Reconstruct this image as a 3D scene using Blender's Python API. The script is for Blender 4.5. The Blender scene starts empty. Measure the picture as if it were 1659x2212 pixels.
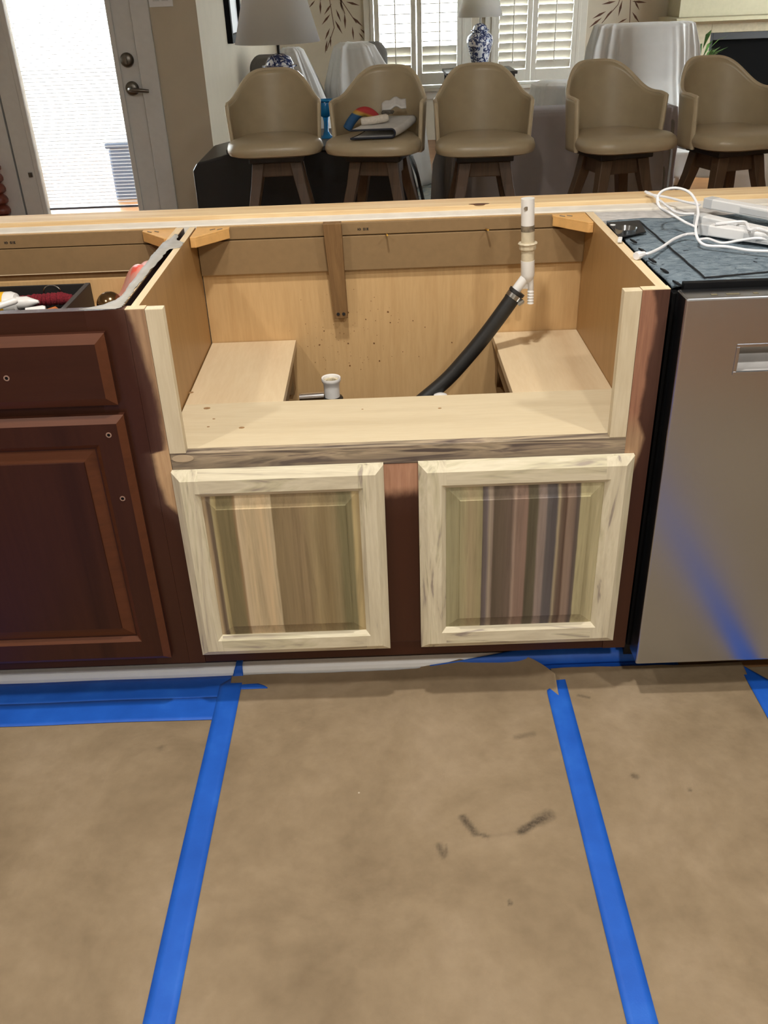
import bpy, bmesh, math, random
import numpy as np
from mathutils import Vector, Matrix

random.seed(7)
S = bpy.context.scene
COL = S.collection

# ------------------------------------------------------------------ camera, world, lights
CX, CY, CZ, YAW, PIT, ROL, FPX = -0.02632, -1.47036, 1.3282, -0.00671, 0.53116, -0.04001, 1934.325
IW, IH = 1659, 2212
_f = np.array([math.sin(YAW)*math.cos(PIT), math.cos(YAW)*math.cos(PIT), -math.sin(PIT)])
_r = np.array([math.cos(YAW), -math.sin(YAW), 0.0])
_u = np.cross(_r, _f)
_r2 = math.cos(ROL)*_r + math.sin(ROL)*_u
_u2 = -math.sin(ROL)*_r + math.cos(ROL)*_u

def at(px, py, **k):
    """point of the place seen at a measured pixel, on the plane x=, y= or z="""
    d = (px-IW/2)/FPX*_r2 - (py-IH/2)/FPX*_u2 + _f
    (a, v), = k.items()
    i = 'xyz'.index(a)
    o = np.array([CX, CY, CZ])
    return Vector(o + (v-o[i])/d[i]*d)

cam = bpy.data.cameras.new('camera')
cam.sensor_fit = 'VERTICAL'
cam.sensor_height = 36.0
cam.lens = FPX/IH*36.0
cam.clip_start = 0.05
co = bpy.data.objects.new('camera', cam)
COL.objects.link(co)
m = Matrix.Identity(4)
for i in range(3):
    m[i][0], m[i][1], m[i][2], m[i][3] = _r2[i], _u2[i], -_f[i], (CX, CY, CZ)[i]
co.matrix_world = m
S.camera = co

w = bpy.data.worlds.new('daylight')
S.world = w
w.use_nodes = True
w.node_tree.nodes['Background'].inputs[0].default_value = (0.90, 0.97, 1.0, 1)
w.node_tree.nodes['Background'].inputs[1].default_value = 17.0

def area(name, loc, size, power, color=(1, .93, .82), rot=(0, 0, 0), spread=math.pi):
    l = bpy.data.lights.new(name, 'AREA')
    l.shape = 'DISK'; l.size = size; l.energy = power; l.color = color; l.spread = spread
    o = bpy.data.objects.new(name, l); COL.objects.link(o)
    o.location = loc; o.rotation_euler = rot
    return o
WARM = (1.0, .965, .90)
area('recessed_ceiling_lamp_over_sink', (-.10, -.30, 2.45), .13, 29, WARM)
area('recessed_ceiling_lamp_right', (1.25, -.95, 2.45), .13, 19, WARM)
area('recessed_ceiling_lamp_left', (-1.30, -1.05, 2.45), .13, 18, WARM)
area('recessed_ceiling_lamp_behind', (0.45, -2.3, 2.45), .15, 40, WARM)

S.view_settings.view_transform = 'Standard'
S.view_settings.look = 'None'
S.view_settings.gamma = 1
S.view_settings.exposure = -0.10
S.view_settings.use_curve_mapping = False
try:
    S.cycles.use_denoising = True
    S.cycles.max_bounces = 8
    S.cycles.diffuse_bounces = 4
    S.cycles.transparent_max_bounces = 16
    S.cycles.caustics_reflective = False
    S.cycles.caustics_refractive = False
    S.cycles.sample_clamp_indirect = 6
except Exception:
    pass

# ------------------------------------------------------------------ mesh helpers
def lin(c):
    return tuple(((v/255)/12.92 if v/255 <= .04045 else ((v/255+.055)/1.055)**2.4) for v in c)

class MB:
    def __init__(s): s.v, s.f, s.mi, s.cur = [], [], [], 0
    def mat(s, i): s.cur = i; return s
    def add(s, vs, fs):
        b = len(s.v); s.v += [tuple(p) for p in vs]
        for f in fs: s.f.append([b+i for i in f]); s.mi.append(s.cur)
        return s
    def box(s, x0, x1, y0, y1, z0, z1):
        vs = [(x, y, z) for x in (x0, x1) for y in (y0, y1) for z in (z0, z1)]
        return s.add(vs, [(0, 1, 3, 2), (4, 6, 7, 5), (0, 4, 5, 1), (2, 3, 7, 6), (0, 2, 6, 4), (1, 5, 7, 3)])
    def obox(s, c, ax, ay, az, hx, hy, hz):
        ax, ay, az, c = Vector(ax).normalized(), Vector(ay).normalized(), Vector(az).normalized(), Vector(c)
        vs = [c+ax*hx*i+ay*hy*j+az*hz*k for i in (-1, 1) for j in (-1, 1) for k in (-1, 1)]
        return s.add(vs, [(0, 1, 3, 2), (4, 6, 7, 5), (0, 4, 5, 1), (2, 3, 7, 6), (0, 2, 6, 4), (1, 5, 7, 3)])
    def prism(s, poly, axis, a, b):
        n = len(poly)
        def pt(p, t):
            return {'x': (t, p[0], p[1]), 'y': (p[0], t, p[1]), 'z': (p[0], p[1], t)}[axis]
        vs = [pt(p, a) for p in poly]+[pt(p, b) for p in poly]
        fs = [list(range(n))[::-1], list(range(n, 2*n))]+[(i, (i+1) % n, n+(i+1) % n, n+i) for i in range(n)]
        return s.add(vs, fs)
    def tube(s, path, r, seg=12, caps=True):
        path = [Vector(p) for p in path]; n = len(path)
        rs = r if isinstance(r, (list, tuple)) else [r]*n
        vs = []; prev = None
        for i, p in enumerate(path):
            t = (path[min(i+1, n-1)]-path[max(i-1, 0)])
            if t.length < 1e-9: t = Vector((0, 0, 1))
            t.normalize()
            if prev is None:
                a = Vector((0, 0, 1)) if abs(t.z) < .9 else Vector((1, 0, 0))
                u = t.cross(a).normalized()
            else:
                u = (prev-t*prev.dot(t))
                u = u.normalized() if u.length > 1e-6 else t.orthogonal().normalized()
            prev = u; v = t.cross(u)
            for k in range(seg):
                an = 2*math.pi*k/seg
                vs.append(p+(u*math.cos(an)+v*math.sin(an))*rs[i])
        fs = [(i*seg+k, i*seg+(k+1) % seg, (i+1)*seg+(k+1) % seg, (i+1)*seg+k) for i in range(n-1) for k in range(seg)]
        if caps: fs += [list(range(seg))[::-1], [(n-1)*seg+k for k in range(seg)]]
        return s.add(vs, fs)
    def lathe(s, c, prof, seg=32, caps=True):
        vs = []; n = len(prof)
        for r, z in prof:
            for k in range(seg):
                a = 2*math.pi*k/seg
                vs.append((c[0]+r*math.cos(a), c[1]+r*math.sin(a), c[2]+z))
        fs = [(i*seg+k, i*seg+(k+1) % seg, (i+1)*seg+(k+1) % seg, (i+1)*seg+k) for i in range(n-1) for k in range(seg)]
        if caps: fs += [list(range(seg))[::-1], [(n-1)*seg+k for k in range(seg)]]
        return s.add(vs, fs)
    def grid(s, fn, nu, nv, wrap=False):
        vs = [fn(i/nu, j/nv) for j in range(nv+1) for i in range(nu+(0 if wrap else 1))]
        W = nu if wrap else nu+1
        fs = [(j*W+i, j*W+(i+1) % W, (j+1)*W+(i+1) % W, (j+1)*W+i) for j in range(nv) for i in range(nu)]
        return s.add(vs, fs)
    def build(s, name, mats, parent=None, bevel=0, smooth=False, solid=0, seg=2, sub=0, off=-1):
        me = bpy.data.meshes.new(name)
        o = Vector((0, 0, 0)); q = parent
        while q is not None: o = o+q.location; q = q.parent
        me.from_pydata([Vector(p)-o for p in s.v], [], s.f)
        if not isinstance(mats, (list, tuple)): mats = [mats]
        for mt in mats: me.materials.append(mt)
        me.polygons.foreach_set('material_index', s.mi)
        bm = bmesh.new(); bm.from_mesh(me); bmesh.ops.recalc_face_normals(bm, faces=bm.faces); bm.to_mesh(me); bm.free()
        if smooth:
            me.polygons.foreach_set('use_smooth', [True]*len(me.polygons))
        ob = bpy.data.objects.new(name, me); COL.objects.link(ob)
        if parent: ob.parent = parent
        if smooth:
            md = ob.modifiers.new('edge', 'EDGE_SPLIT'); md.split_angle = math.radians(40)
        if solid:
            md = ob.modifiers.new('thick', 'SOLIDIFY'); md.thickness = solid; md.offset = off
        if sub:
            md = ob.modifiers.new('sub', 'SUBSURF'); md.levels = sub; md.render_levels = sub
        if bevel:
            md = ob.modifiers.new('bevel', 'BEVEL'); md.width = bevel; md.segments = seg; md.limit_method = 'ANGLE'; md.angle_limit = math.radians(40)
            md.harden_normals = False
        return ob

def thing(name, label, cat, loc=(0, 0, 0), group=None):
    o = bpy.data.objects.new(name, None); COL.objects.link(o)
    o.location = loc; o.empty_display_size = .05
    return tag(o, label, cat, group)
def tag(o, label, cat, group=None, kind=None):
    o['label'] = label; o['category'] = cat
    if group: o['group'] = group
    if kind: o['kind'] = kind
    return o
def struct(o, label=None, cat=None):
    o['kind'] = 'structure'
    if label: o['label'] = label
    if cat: o['category'] = cat
    return o
def dup(root, loc, rz, label):
    r = root.copy(); COL.objects.link(r); r.location = loc; r.rotation_euler = (0, 0, rz); r['label'] = label
    for ch in list(root.children):
        c = ch.copy(); COL.objects.link(c); c.parent = r
        for g in list(ch.children):
            d = g.copy(); COL.objects.link(d); d.parent = c
    return r
def lerp_tab(x, tab):
    if x <= tab[0][0]: return tab[0][1]
    for (a, va), (b, vb) in zip(tab, tab[1:]):
        if x <= b:
            t = (x-a)/(b-a); t = t*t*(3-2*t)
            return va+(vb-va)*t
    return tab[-1][1]
def spline(pts, n=10):
    pts = [Vector(p) for p in pts]; out = []
    P = [pts[0]*2-pts[1]]+pts+[pts[-1]*2-pts[-2]]
    for i in range(1, len(P)-2):
        for k in range(n):
            t = k/n
            out.append(.5*((2*P[i])+(P[i+1]-P[i-1])*t+(2*P[i-1]-5*P[i]+4*P[i+1]-P[i+2])*t*t+(3*P[i]-P[i-1]-3*P[i+1]+P[i+2])*t**3))
    out.append(pts[-1])
    return out

# ------------------------------------------------------------------ material helpers
class NT:
    def __init__(s, name, rough=.5, metal=0, spec=.5):
        s.m = bpy.data.materials.new(name); s.m.use_nodes = True
        s.t = s.m.node_tree; s.b = s.t.nodes['Principled BSDF']
        s.b.inputs['Roughness'].default_value = rough
        s.b.inputs['Metallic'].default_value = metal
        s.b.inputs['Specular IOR Level'].default_value = spec
        s._tc = None
    def n(s, typ, **k):
        nd = s.t.nodes.new(typ)
        for a, v in k.items(): setattr(nd, a, v)
        return nd
    def l(s, a, b): s.t.links.new(a, b)
    @property
    def obj(s):
        if s._tc is None: s._tc = s.n('ShaderNodeTexCoord')
        return s._tc.outputs['Object']
    def xyz(s):
        q = s.n('ShaderNodeSeparateXYZ'); s.l(s.obj, q.inputs[0]); return q.outputs
    def noise(s, scale=(1, 1, 1), sc=1, detail=4, rough=.55, dist=0, loc=(0, 0, 0)):
        mp = s.n('ShaderNodeMapping'); mp.inputs['Scale'].default_value = scale; mp.inputs['Location'].default_value = loc
        s.l(s.obj, mp.inputs[0])
        t = s.n('ShaderNodeTexNoise'); t.inputs['Scale'].default_value = sc; t.inputs['Detail'].default_value = detail
        t.inputs['Roughness'].default_value = rough; t.inputs['Distortion'].default_value = dist
        s.l(mp.outputs[0], t.inputs['Vector']); return t.outputs['Fac']
    def ramp(s, fac, stops, interp='LINEAR'):
        r = s.n('ShaderNodeValToRGB'); e = r.color_ramp; e.interpolation = interp
        while len(e.elements) < len(stops): e.elements.new(.5)
        for el, (p, c) in zip(e.elements, stops):
            el.position = min(max(p, 0), 1); el.color = (*c, 1) if len(c) == 3 else c
        s.l(fac, r.inputs[0]); return r.outputs[0]
    def math(s, op, a, b=None, c=None, clamp=False):
        q = s.n('ShaderNodeMath', operation=op, use_clamp=clamp)
        for i, v in enumerate((a, b, c)):
            if v is None: continue
            if isinstance(v, (int, float)): q.inputs[i].default_value = v
            else: s.l(v, q.inputs[i])
        return q.outputs[0]
    def mix(s, fac, a, b, mode='MIX'):
        q = s.n('ShaderNodeMix', data_type='RGBA', blend_type=mode)
        for sock, v in ((q.inputs[0], fac), (q.inputs[6], a), (q.inputs[7], b)):
            if isinstance(v, (int, float)): sock.default_value = v
            elif isinstance(v, tuple): sock.default_value = (*v, 1)
            else: s.l(v, sock)
        return q.outputs[2]
    def mapr(s, v, a, b, c=0, d=1):
        q = s.n('ShaderNodeMapRange'); q.interpolation_type = 'SMOOTHSTEP'
        s.l(v, q.inputs[0])
        for i, x in enumerate((a, b, c, d)): q.inputs[i+1].default_value = x
        return q.outputs[0]
    def color(s, c):
        if isinstance(c, tuple): s.b.inputs['Base Color'].default_value = (*c, 1)
        else: s.l(c, s.b.inputs['Base Color'])
        return s
    def bump(s, h, strength=.2, dist=.002):
        q = s.n('ShaderNodeBump'); q.inputs['Strength'].default_value = strength; q.inputs['Distance'].default_value = dist
        s.l(h, q.inputs['Height']); s.l(q.outputs[0], s.b.inputs['Normal']); return s

def plain(name, c, rough=.5, metal=0, var=.06, sc=30, bump=0, spec=.5):
    t = NT(name, rough, metal, spec); c = lin(c)
    nf = t.noise(sc=sc, detail=3)
    a = tuple(v*(1-var) for v in c); b = tuple(min(1, v*(1+var)) for v in c)
    t.color(t.ramp(nf, [(.3, a), (.7, b)]))
    if bump: t.bump(nf, bump)
    return t.m

def grain(t, axis, fine=120, coarse=18, stretch=.06, dist=1.2, loc=(0, 0, 0)):
    sc = {'x': (stretch, 1, 1), 'y': (1, stretch, 1), 'z': (1, 1, stretch)}[axis]
    return t.noise(sc, coarse, 4, .6, dist, loc), t.noise(sc, fine, 3, .6, .2, loc)

def wood(name, cols, axis='x', rough=.5, coarse=18, fine=160, stretch=.06, spec=.4, bump=.06, loc=(0, 0, 0), dist=1.2, fc=.93):
    t = NT(name, rough, 0, spec); cols = [lin(c) for c in cols]
    a, b = grain(t, axis, fine, coarse, stretch, dist, loc)
    n = len(cols)
    ca = t.ramp(a, [(.28+.44*i/(n-1), c) for i, c in enumerate(cols)])
    cb = t.ramp(b, [(.35, (fc, fc*.985, fc*.96)), (.62, (1, 1, 1))])
    t.color(t.mix(1, ca, cb, 'MULTIPLY'))
    if bump: t.bump(b, bump)
    return t.m

M = {}
M['maple_ply'] = wood('maple_plywood', [(208, 185, 150), (217, 197, 164), (203, 180, 145)], 'x', .55, coarse=5, stretch=.12, fc=.96)
M['front_ply'] = wood('pale_poplar_board', [(202, 186, 154), (211, 196, 165), (194, 177, 145)], 'x', .55, coarse=5, stretch=.12, fc=.97)
M['maple_ply_deep'] = wood('maple_plywood_lengthwise', [(206, 182, 148), (215, 195, 161), (202, 177, 142)], 'y', .55, coarse=5, stretch=.14, fc=.96)
M['maple_in'] = wood('maple_interior_veneer', [(196, 160, 112), (202, 167, 119), (193, 156, 108)], 'z', .45, coarse=9, stretch=.09)
M['maple_side'] = wood('maple_side_veneer_shaded', [(158, 121, 74), (164, 127, 80), (152, 116, 70)], 'z', .42, coarse=9, stretch=.09)  # darker copy of the interior veneer, dimness of grazing light put into colour
M['mdf'] = plain('fibreboard', (134, 108, 73), .7, var=.05, sc=60)
M['raw_edge'] = wood('raw_panel_edge', [(216, 192, 156), (228, 208, 172)], 'y', .7, coarse=30)
M['ledge_wood'] = wood('pine_board', [(220, 188, 142), (230, 204, 160), (214, 180, 132), (228, 200, 156)], 'x', .55, coarse=20, stretch=.05)
M['white_plaster'] = plain('white_chalky_paint', (226, 220, 208), .8, var=.06, sc=25, bump=.2)
M['grey_plaster'] = plain('grey_rough_plaster', (190, 187, 184), .9, var=.16, sc=50, bump=.6)
M['strip'] = wood('new_poplar_strip', [(210, 196, 166), (218, 205, 176), (200, 184, 152)], 'z', .6, coarse=12, stretch=.08)
M['oak'] = wood('scrap_wood', [(108, 80, 48), (134, 102, 64), (116, 86, 52), (142, 110, 72)], 'z', .6, coarse=26, stretch=.08)
M['block'] = plain('orange_corner_block', (214, 166, 102), .5, sc=80)
M['white_pvc'] = plain('white_pvc', (226, 224, 220), .3, var=.03)
M['stained_pvc'] = plain('stained_pvc', (202, 190, 164), .5, var=.12, sc=60)
M['grime'] = plain('grime', (120, 108, 90), .7, var=.4, sc=90)
M['rubber'] = plain('black_rubber', (30, 29, 28), .5, var=.2, sc=60)
M['black_rim'] = plain('black_fitting', (22, 22, 22), .4)
M['steel'] = plain('bright_steel', (170, 168, 164), .3, 1)
M['chrome'] = plain('chrome', (220, 222, 224), .16, 1)
M['brass'] = plain('brass', (214, 170, 80), .3, 1)
M['black'] = plain('black_plastic', (10, 10, 11), .6, spec=.15)
M['black_in'] = plain('black_coated_metal', (26, 26, 27), .5)
M['cord'] = plain('white_vinyl_cord', (232, 232, 234), .4, var=.03)
M['led'] = plain('white_lamp_housing', (226, 226, 226), .35, var=.02)
M['led_grey'] = plain('grey_lamp_lens', (196, 198, 200), .3, var=.03)
M['tape_grey'] = plain('grey_tape', (168, 164, 156), .6, var=.1)
M['tray'] = plain('dark_tray', (34, 31, 30), .5)
M['white_paint'] = plain('white_trim_paint', (236, 238, 240), .45, var=.02)
M['toe'] = plain('toe_kick_and_gap_dark', (38, 20, 16), .5)
M['wall'] = plain('beige_wall', (196, 186, 166), .8, var=.03, sc=8)
M['wall_white'] = plain('pale_wall', (214, 210, 198), .8, var=.03, sc=8)
M['ceil'] = plain('ceiling_paint', (236, 234, 228), .9, var=.02)
M['door_white'] = plain('door_paint', (214, 216, 216), .45, var=.03)
M['dark_metal'] = plain('brushed_nickel', (120, 116, 110), .35, 1)
M['vinyl'] = plain('tan_vinyl', (170, 156, 128), .34, var=.05, sc=14, bump=.04)
M['vinyl_edge'] = plain('tan_vinyl_welt', (186, 172, 144), .4)
M['stool_wood'] = wood('stool_walnut', [(72, 54, 38), (86, 65, 46), (64, 47, 32)], 'z', .5)
M['stool_dark'] = plain('stool_dark_plate', (34, 28, 24), .5)
M['sheet'] = plain('white_cotton_sheet', (226, 226, 224), .85, var=.03, sc=10)
M['grey_sheet'] = plain('grey_lilac_sheet', (150, 144, 146), .9, var=.04, sc=10)
M['grey_uph'] = plain('grey_upholstery', (118, 116, 112), .9, var=.1, sc=200)
M['console'] = plain('black_console', (20, 20, 22), .35)
M['console_top'] = plain('grey_console_top', (60, 58, 56), .5)
M['shutter'] = plain('shutter_paint', (214, 210, 198), .5, var=.02)
M['mantel'] = plain('cream_mantel', (184, 176, 148), .7, var=.04)
M['surround'] = plain('beige_stone', (178, 168, 140), .6, var=.1)
M['leaf_paint'] = plain('brown_leaf_paint', (92, 60, 44), .8, var=.2)
M['plant'] = plain('green_leaves', (70, 110, 50), .5, var=.3)
M['terra'] = plain('clay_pot', (150, 100, 70), .8)
M['hardwood'] = wood('hardwood', [(140, 100, 64), (160, 116, 76), (128, 90, 58)], 'x', .35, coarse=14)
M['placemat'] = plain('white_cloth', (206, 206, 204), .8)
M['navy'] = plain('navy_edge', (30, 34, 48), .7)
M['towel'] = plain('white_terry', (214, 206, 194), .95, var=.1, sc=120, bump=.4)
M['plug'] = plain('white_plug', (236, 236, 238), .35)
M['slot'] = plain('dark_slot', (18, 20, 24), .8)

def porcelain():
    t = NT('blue_and_white_porcelain', .12)
    f = t.noise(sc=16, detail=3, dist=2.2)
    t.color(t.ramp(f, [(.44, lin((226, 228, 232))), (.475, lin((90, 105, 150))), (.52, lin((28, 36, 78))), (.6, lin((40, 52, 96))), (.64, lin((214, 218, 226)))]))
    return t.m
M['porcelain'] = porcelain()

def shade():
    t = NT('linen_lamp_shade', .9); t.color(lin((222, 222, 224)))
    tr = t.n('ShaderNodeBsdfTranslucent'); tr.inputs[0].default_value = (*lin((240, 236, 224)), 1)
    mx = t.n('ShaderNodeMixShader'); mx.inputs[0].default_value = .6
    out = t.t.nodes['Material Output']
    t.l(t.b.outputs[0], mx.inputs[1]); t.l(tr.outputs[0], mx.inputs[2]); t.l(mx.outputs[0], out.inputs[0])
    return t.m
M['shade'] = shade()

def pane(name, tint=(1, 1, 1), refl=.08, rough=.02, dens=1.0):
    m = bpy.data.materials.new(name); m.use_nodes = True; t = m.node_tree
    t.nodes.remove(t.nodes['Principled BSDF'])
    tr = t.nodes.new('ShaderNodeBsdfTransparent'); tr.inputs[0].default_value = (*tint, 1)
    gl = t.nodes.new('ShaderNodeBsdfGlossy'); gl.inputs['Roughness'].default_value = rough
    mx = t.nodes.new('ShaderNodeMixShader'); mx.inputs[0].default_value = refl
    t.links.new(tr.outputs[0], mx.inputs[1]); t.links.new(gl.outputs[0], mx.inputs[2])
    t.links.new(mx.outputs[0], t.nodes['Material Output'].inputs[0])
    return m
M['pane'] = pane('window_glass')
M['film'] = pane('clear_plastic_film', (.80, .82, .84), .16, .2)

def blue_glass():
    t = NT('blue_glass', .06)
    t.b.inputs['Base Color'].default_value = (*lin((40, 150, 225)), 1)
    t.b.inputs['Transmission Weight'].default_value = .35
    t.b.inputs['IOR'].default_value = 1.45
    return t.m
M['blue_glass'] = blue_glass()

def blind():
    t = NT('white_blind_slat', .6); t.color(lin((236, 238, 242)))
    tr = t.n('ShaderNodeBsdfTranslucent'); tr.inputs[0].default_value = (.85, .88, .95, 1)
    mx = t.n('ShaderNodeMixShader'); mx.inputs[0].default_value = .5
    t.l(t.b.outputs[0], mx.inputs[1]); t.l(tr.outputs[0], mx.inputs[2]); t.l(mx.outputs[0], t.t.nodes['Material Output'].inputs[0])
    return t.m
M['blind'] = blind()

def steel_door():
    t = NT('brushed_stainless_steel', .3, 1)
    t.color(lin((186, 192, 201)))
    f = t.noise((1, 1, .02), 700, 2)
    t.l(t.math('MULTIPLY_ADD', f, .06, .20), t.b.inputs['Roughness'])
    return t.m
M['stainless'] = steel_door()

def tape_mat():
    t = NT('blue_painters_tape', .55, 0, .4)
    f = t.noise(sc=9, detail=4); g = t.noise(sc=400, detail=2)
    t.color(t.ramp(f, [(.25, lin((20, 80, 176))), (.55, lin((28, 92, 194))), (.8, lin((44, 110, 210)))]))
    t.bump(g, .15, .001)
    return t.m
M['tape'] = tape_mat()

def paper_mat():
    t = NT('brown_kraft_paper', .75, 0, .3)
    a = t.noise(sc=3.2, detail=5, rough=.62, dist=.25); b = t.noise(sc=26, detail=4, rough=.6); c = t.noise(sc=420, detail=2)
    base = t.ramp(a, [(.26, lin((126, 108, 84))), (.5, lin((146, 127, 101))), (.76, lin((162, 143, 118)))])
    base = t.mix(1, base, t.ramp(b, [(.3, (.88, .87, .86)), (.65, (1, 1, 1))]), 'MULTIPLY')
    at_ = t.n('ShaderNodeAttribute', attribute_name='dirt')
    d = t.math('MULTIPLY', at_.outputs['Fac'], t.math('MULTIPLY_ADD', t.noise(sc=160, detail=3, rough=.7), 1.5, .1), clamp=True)
    base = t.mix(d, base, lin((44, 36, 30)))
    sp = t.n('ShaderNodeTexVoronoi'); sp.inputs['Scale'].default_value = 9; t.l(t.obj, sp.inputs['Vector'])
    spk = t.math('LESS_THAN', sp.outputs['Distance'], .018)
    base = t.mix(t.math('MULTIPLY', spk, .5), base, lin((214, 204, 186)))
    t.color(base)
    q = t.math('ADD', t.math('MULTIPLY', a, 4.0), t.math('ADD', t.math('MULTIPLY', b, .5), t.math('MULTIPLY', c, .05)))
    t.bump(q, .42, .005)
    return t.m
M['paper'] = paper_mat()

def felt_mat():
    t = NT('blue_grey_felt', .95, 0, .1)
    a = t.noise((1, 2.2, 1), 26, 6, .7, 1.5); b = t.noise(sc=160, detail=4, rough=.75); c = t.noise(sc=55, detail=2)
    base = t.ramp(a, [(.3, lin((74, 86, 97))), (.5, lin((118, 132, 142))), (.7, lin((146, 159, 166)))])
    base = t.mix(t.mapr(b, .62, .72), base, lin((168, 172, 172)))
    base = t.mix(t.mapr(c, .66, .74), base, lin((38, 42, 50)))
    t.color(base); t.bump(b, .9, .004)
    return t.m
M['felt'] = felt_mat()

def rug_mat():
    t = NT('blue_grey_rug', .95, 0, .1)
    t.color(t.ramp(t.noise(sc=7, detail=6, rough=.7, dist=1), [(.35, lin((110, 130, 138))), (.5, lin((150, 158, 158))), (.65, lin((180, 178, 168)))]))
    return t.m
M['rug'] = rug_mat()

CHERRY = [(54, 27, 16), (61, 31, 19), (49, 23, 14)]
M['cherry'] = wood('cherry_stain', CHERRY, 'z', .46, coarse=10, bump=.02, spec=.28)
M['cherry_h'] = wood('cherry_stain_crosswise', CHERRY, 'x', .46, coarse=10, bump=.02, spec=.28)
M['cherry_edge'] = wood('cherry_stain_lit_bevel', [(80, 44, 25), (90, 50, 29), (74, 40, 23)], 'x', .46, coarse=10, bump=.02, spec=.28)  # paler stain paints in the light that the bevels catch

def frame_mat(side):
    """stained cherry with hand sanded bare patches; object space x,z in metres"""
    t = NT('sanded_cherry_'+side, .42, 0, .4)
    a, b = grain(t, 'z', 160, 10, .06)
    dark = t.ramp(a, [(.3, lin((54, 27, 17))), (.7, lin((66, 33, 20)))])
    bare = t.ramp(b, [(.3, lin((150, 118, 90))), (.7, lin((176, 143, 110)))])
    haze = t.ramp(b, [(.3, lin((80, 57, 50))), (.7, lin((98, 70, 60)))])
    X, _, Z = t.xyz()
    nz = t.noise((1, 1, .5), 24, 4, .6, .5)
    wob = t.math('MULTIPLY_ADD', nz, .030, -.015)
    z01 = t.math('DIVIDE', Z, .9)
    def curve(pts):   # threshold x as function of z, stored +.5 in a grey ramp
        return t.math('SUBTRACT', t.ramp(z01, [(z/.9, (x+.5,)*3) for z, x in pts]), .5)
    if side == 'left':
        th = curve([(.40, -.400), (.45, -.412), (.50, -.447), (.56, -.456), (.606, -.455), (.612, -.432), (.68, -.430), (.75, -.436), (.80, -.441), (.85, -.447), (.876, -.458)])
        dist = t.math('ADD', t.math('SUBTRACT', X, th), t.math('MULTIPLY', wob, .5))
        mb = t.mapr(dist, -.005, .010)
        mh = t.mapr(dist, -.030, .000)
        bare = t.mix(t.mapr(Z, .64, .60), bare, t.ramp(b, [(.3, lin((186, 150, 112))), (.7, lin((206, 172, 132)))]))
    elif side == 'right':
        th = curve([(.48, .405), (.52, .430), (.57, .440), (.60, .444), (.625, .434), (.64, .430), (.69, .433), (.76, .437), (.82, .440), (.86, .434), (.876, .430)])
        dist = t.math('ADD', t.math('SUBTRACT', th, X), t.math('MULTIPLY', wob, .5))
        mb = t.mapr(dist, -.003, .007)
        bare2 = t.mix(t.mapr(Z, .60, .66), bare, t.ramp(b, [(.3, lin((136, 94, 74))), (.7, lin((164, 118, 92)))]))
        bare = bare2
        mh = t.mapr(Z, .45, .80)
    else:
        q = t.math('ADD', Z, t.math('MULTIPLY', wob, .9))
        mb = t.mapr(q, .490, .520)
        mh = t.mapr(q, .44, .50)
        bare = t.ramp(b, [(.3, lin((170, 124, 98))), (.7, lin((190, 146, 118)))])
    c = t.mix(t.math('MULTIPLY', mh, .55 if side != 'centre' else .15), dark, haze)
    c = t.mix(mb, c, bare)
    t.color(c)
    t.l(t.math('MULTIPLY_ADD', mb, .3, .34), t.b.inputs['Roughness'])
    return t.m
M['ff_left'] = frame_mat('left'); M['ff_right'] = frame_mat('right'); M['ff_mid'] = frame_mat('centre')

def rail_mat():
    t = NT('grey_streaked_poplar', .55, 0, .4)
    a, b = grain(t, 'x', 150, 46, .07, 1.2)
    c = t.ramp(a, [(.36, lin((92, 80, 74))), (.44, lin((146, 132, 112))), (.52, lin((180, 162, 136))), (.57, lin((150, 134, 116))), (.64, lin((98, 86, 80)))])
    z = t.xyz()[2]
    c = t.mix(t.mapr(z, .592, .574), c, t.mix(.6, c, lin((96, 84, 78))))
    t.color(t.mix(1, c, t.ramp(b, [(.35, (.85, .85, .85)), (.6, (1, 1, 1))]), 'MULTIPLY'))
    return t.m
M['rail'] = rail_mat()

def poplar_frame(name, xc, half, off):
    t = NT(name, .5, 0, .4)
    def fam(axis, loc):
        a, b = grain(t, axis, 150, 24, .11, 1.5, loc)
        c = t.ramp(a, [(.33, lin((158, 146, 134))), (.39, lin((206, 196, 170))), (.55, lin((221, 212, 186))), (.62, lin((204, 196, 166))), (.68, lin((166, 154, 140)))])
        return t.mix(1, c, t.ramp(b, [(.35, (.93, .92, .9)), (.6, (1, 1, 1))]), 'MULTIPLY')
    x = t.xyz()[0]
    d = t.math('ABSOLUTE', t.math('SUBTRACT', x, xc))
    t.color(t.mix(t.math('GREATER_THAN', d, half), fam('x', (off, off, 0)), fam('z', (off+3, 1, off))))
    return t.m

def panel_mat(name, x0, x1, stops):
    t = NT(name, .5, 0, .4)
    x, y, z = t.xyz()
    wv = t.noise((1, 1, .12), 30, 4, .6, .8)
    u = t.math('DIVIDE', t.math('SUBTRACT', t.math('MULTIPLY_ADD', wv, .006, x), x0+.003), x1-x0)
    c = t.ramp(u, [((p-x0)/(x1-x0), lin(k)) for p, k in stops])
    b = t.noise((1, 1, .03), 190, 3); b2 = t.noise((1, 1, .05), 60, 4, .7, .8)
    c = t.mix(1, c, t.ramp(b2, [(.3, (.78, .77, .76)), (.5, (1, 1, 1)), (.7, (1.12, 1.11, 1.10))]), 'MULTIPLY')
    t.color(t.mix(1, c, t.ramp(b, [(.3, (.88, .88, .87)), (.62, (1.0, 1.0, 1.0))]), 'MULTIPLY'))
    return t.m

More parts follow.
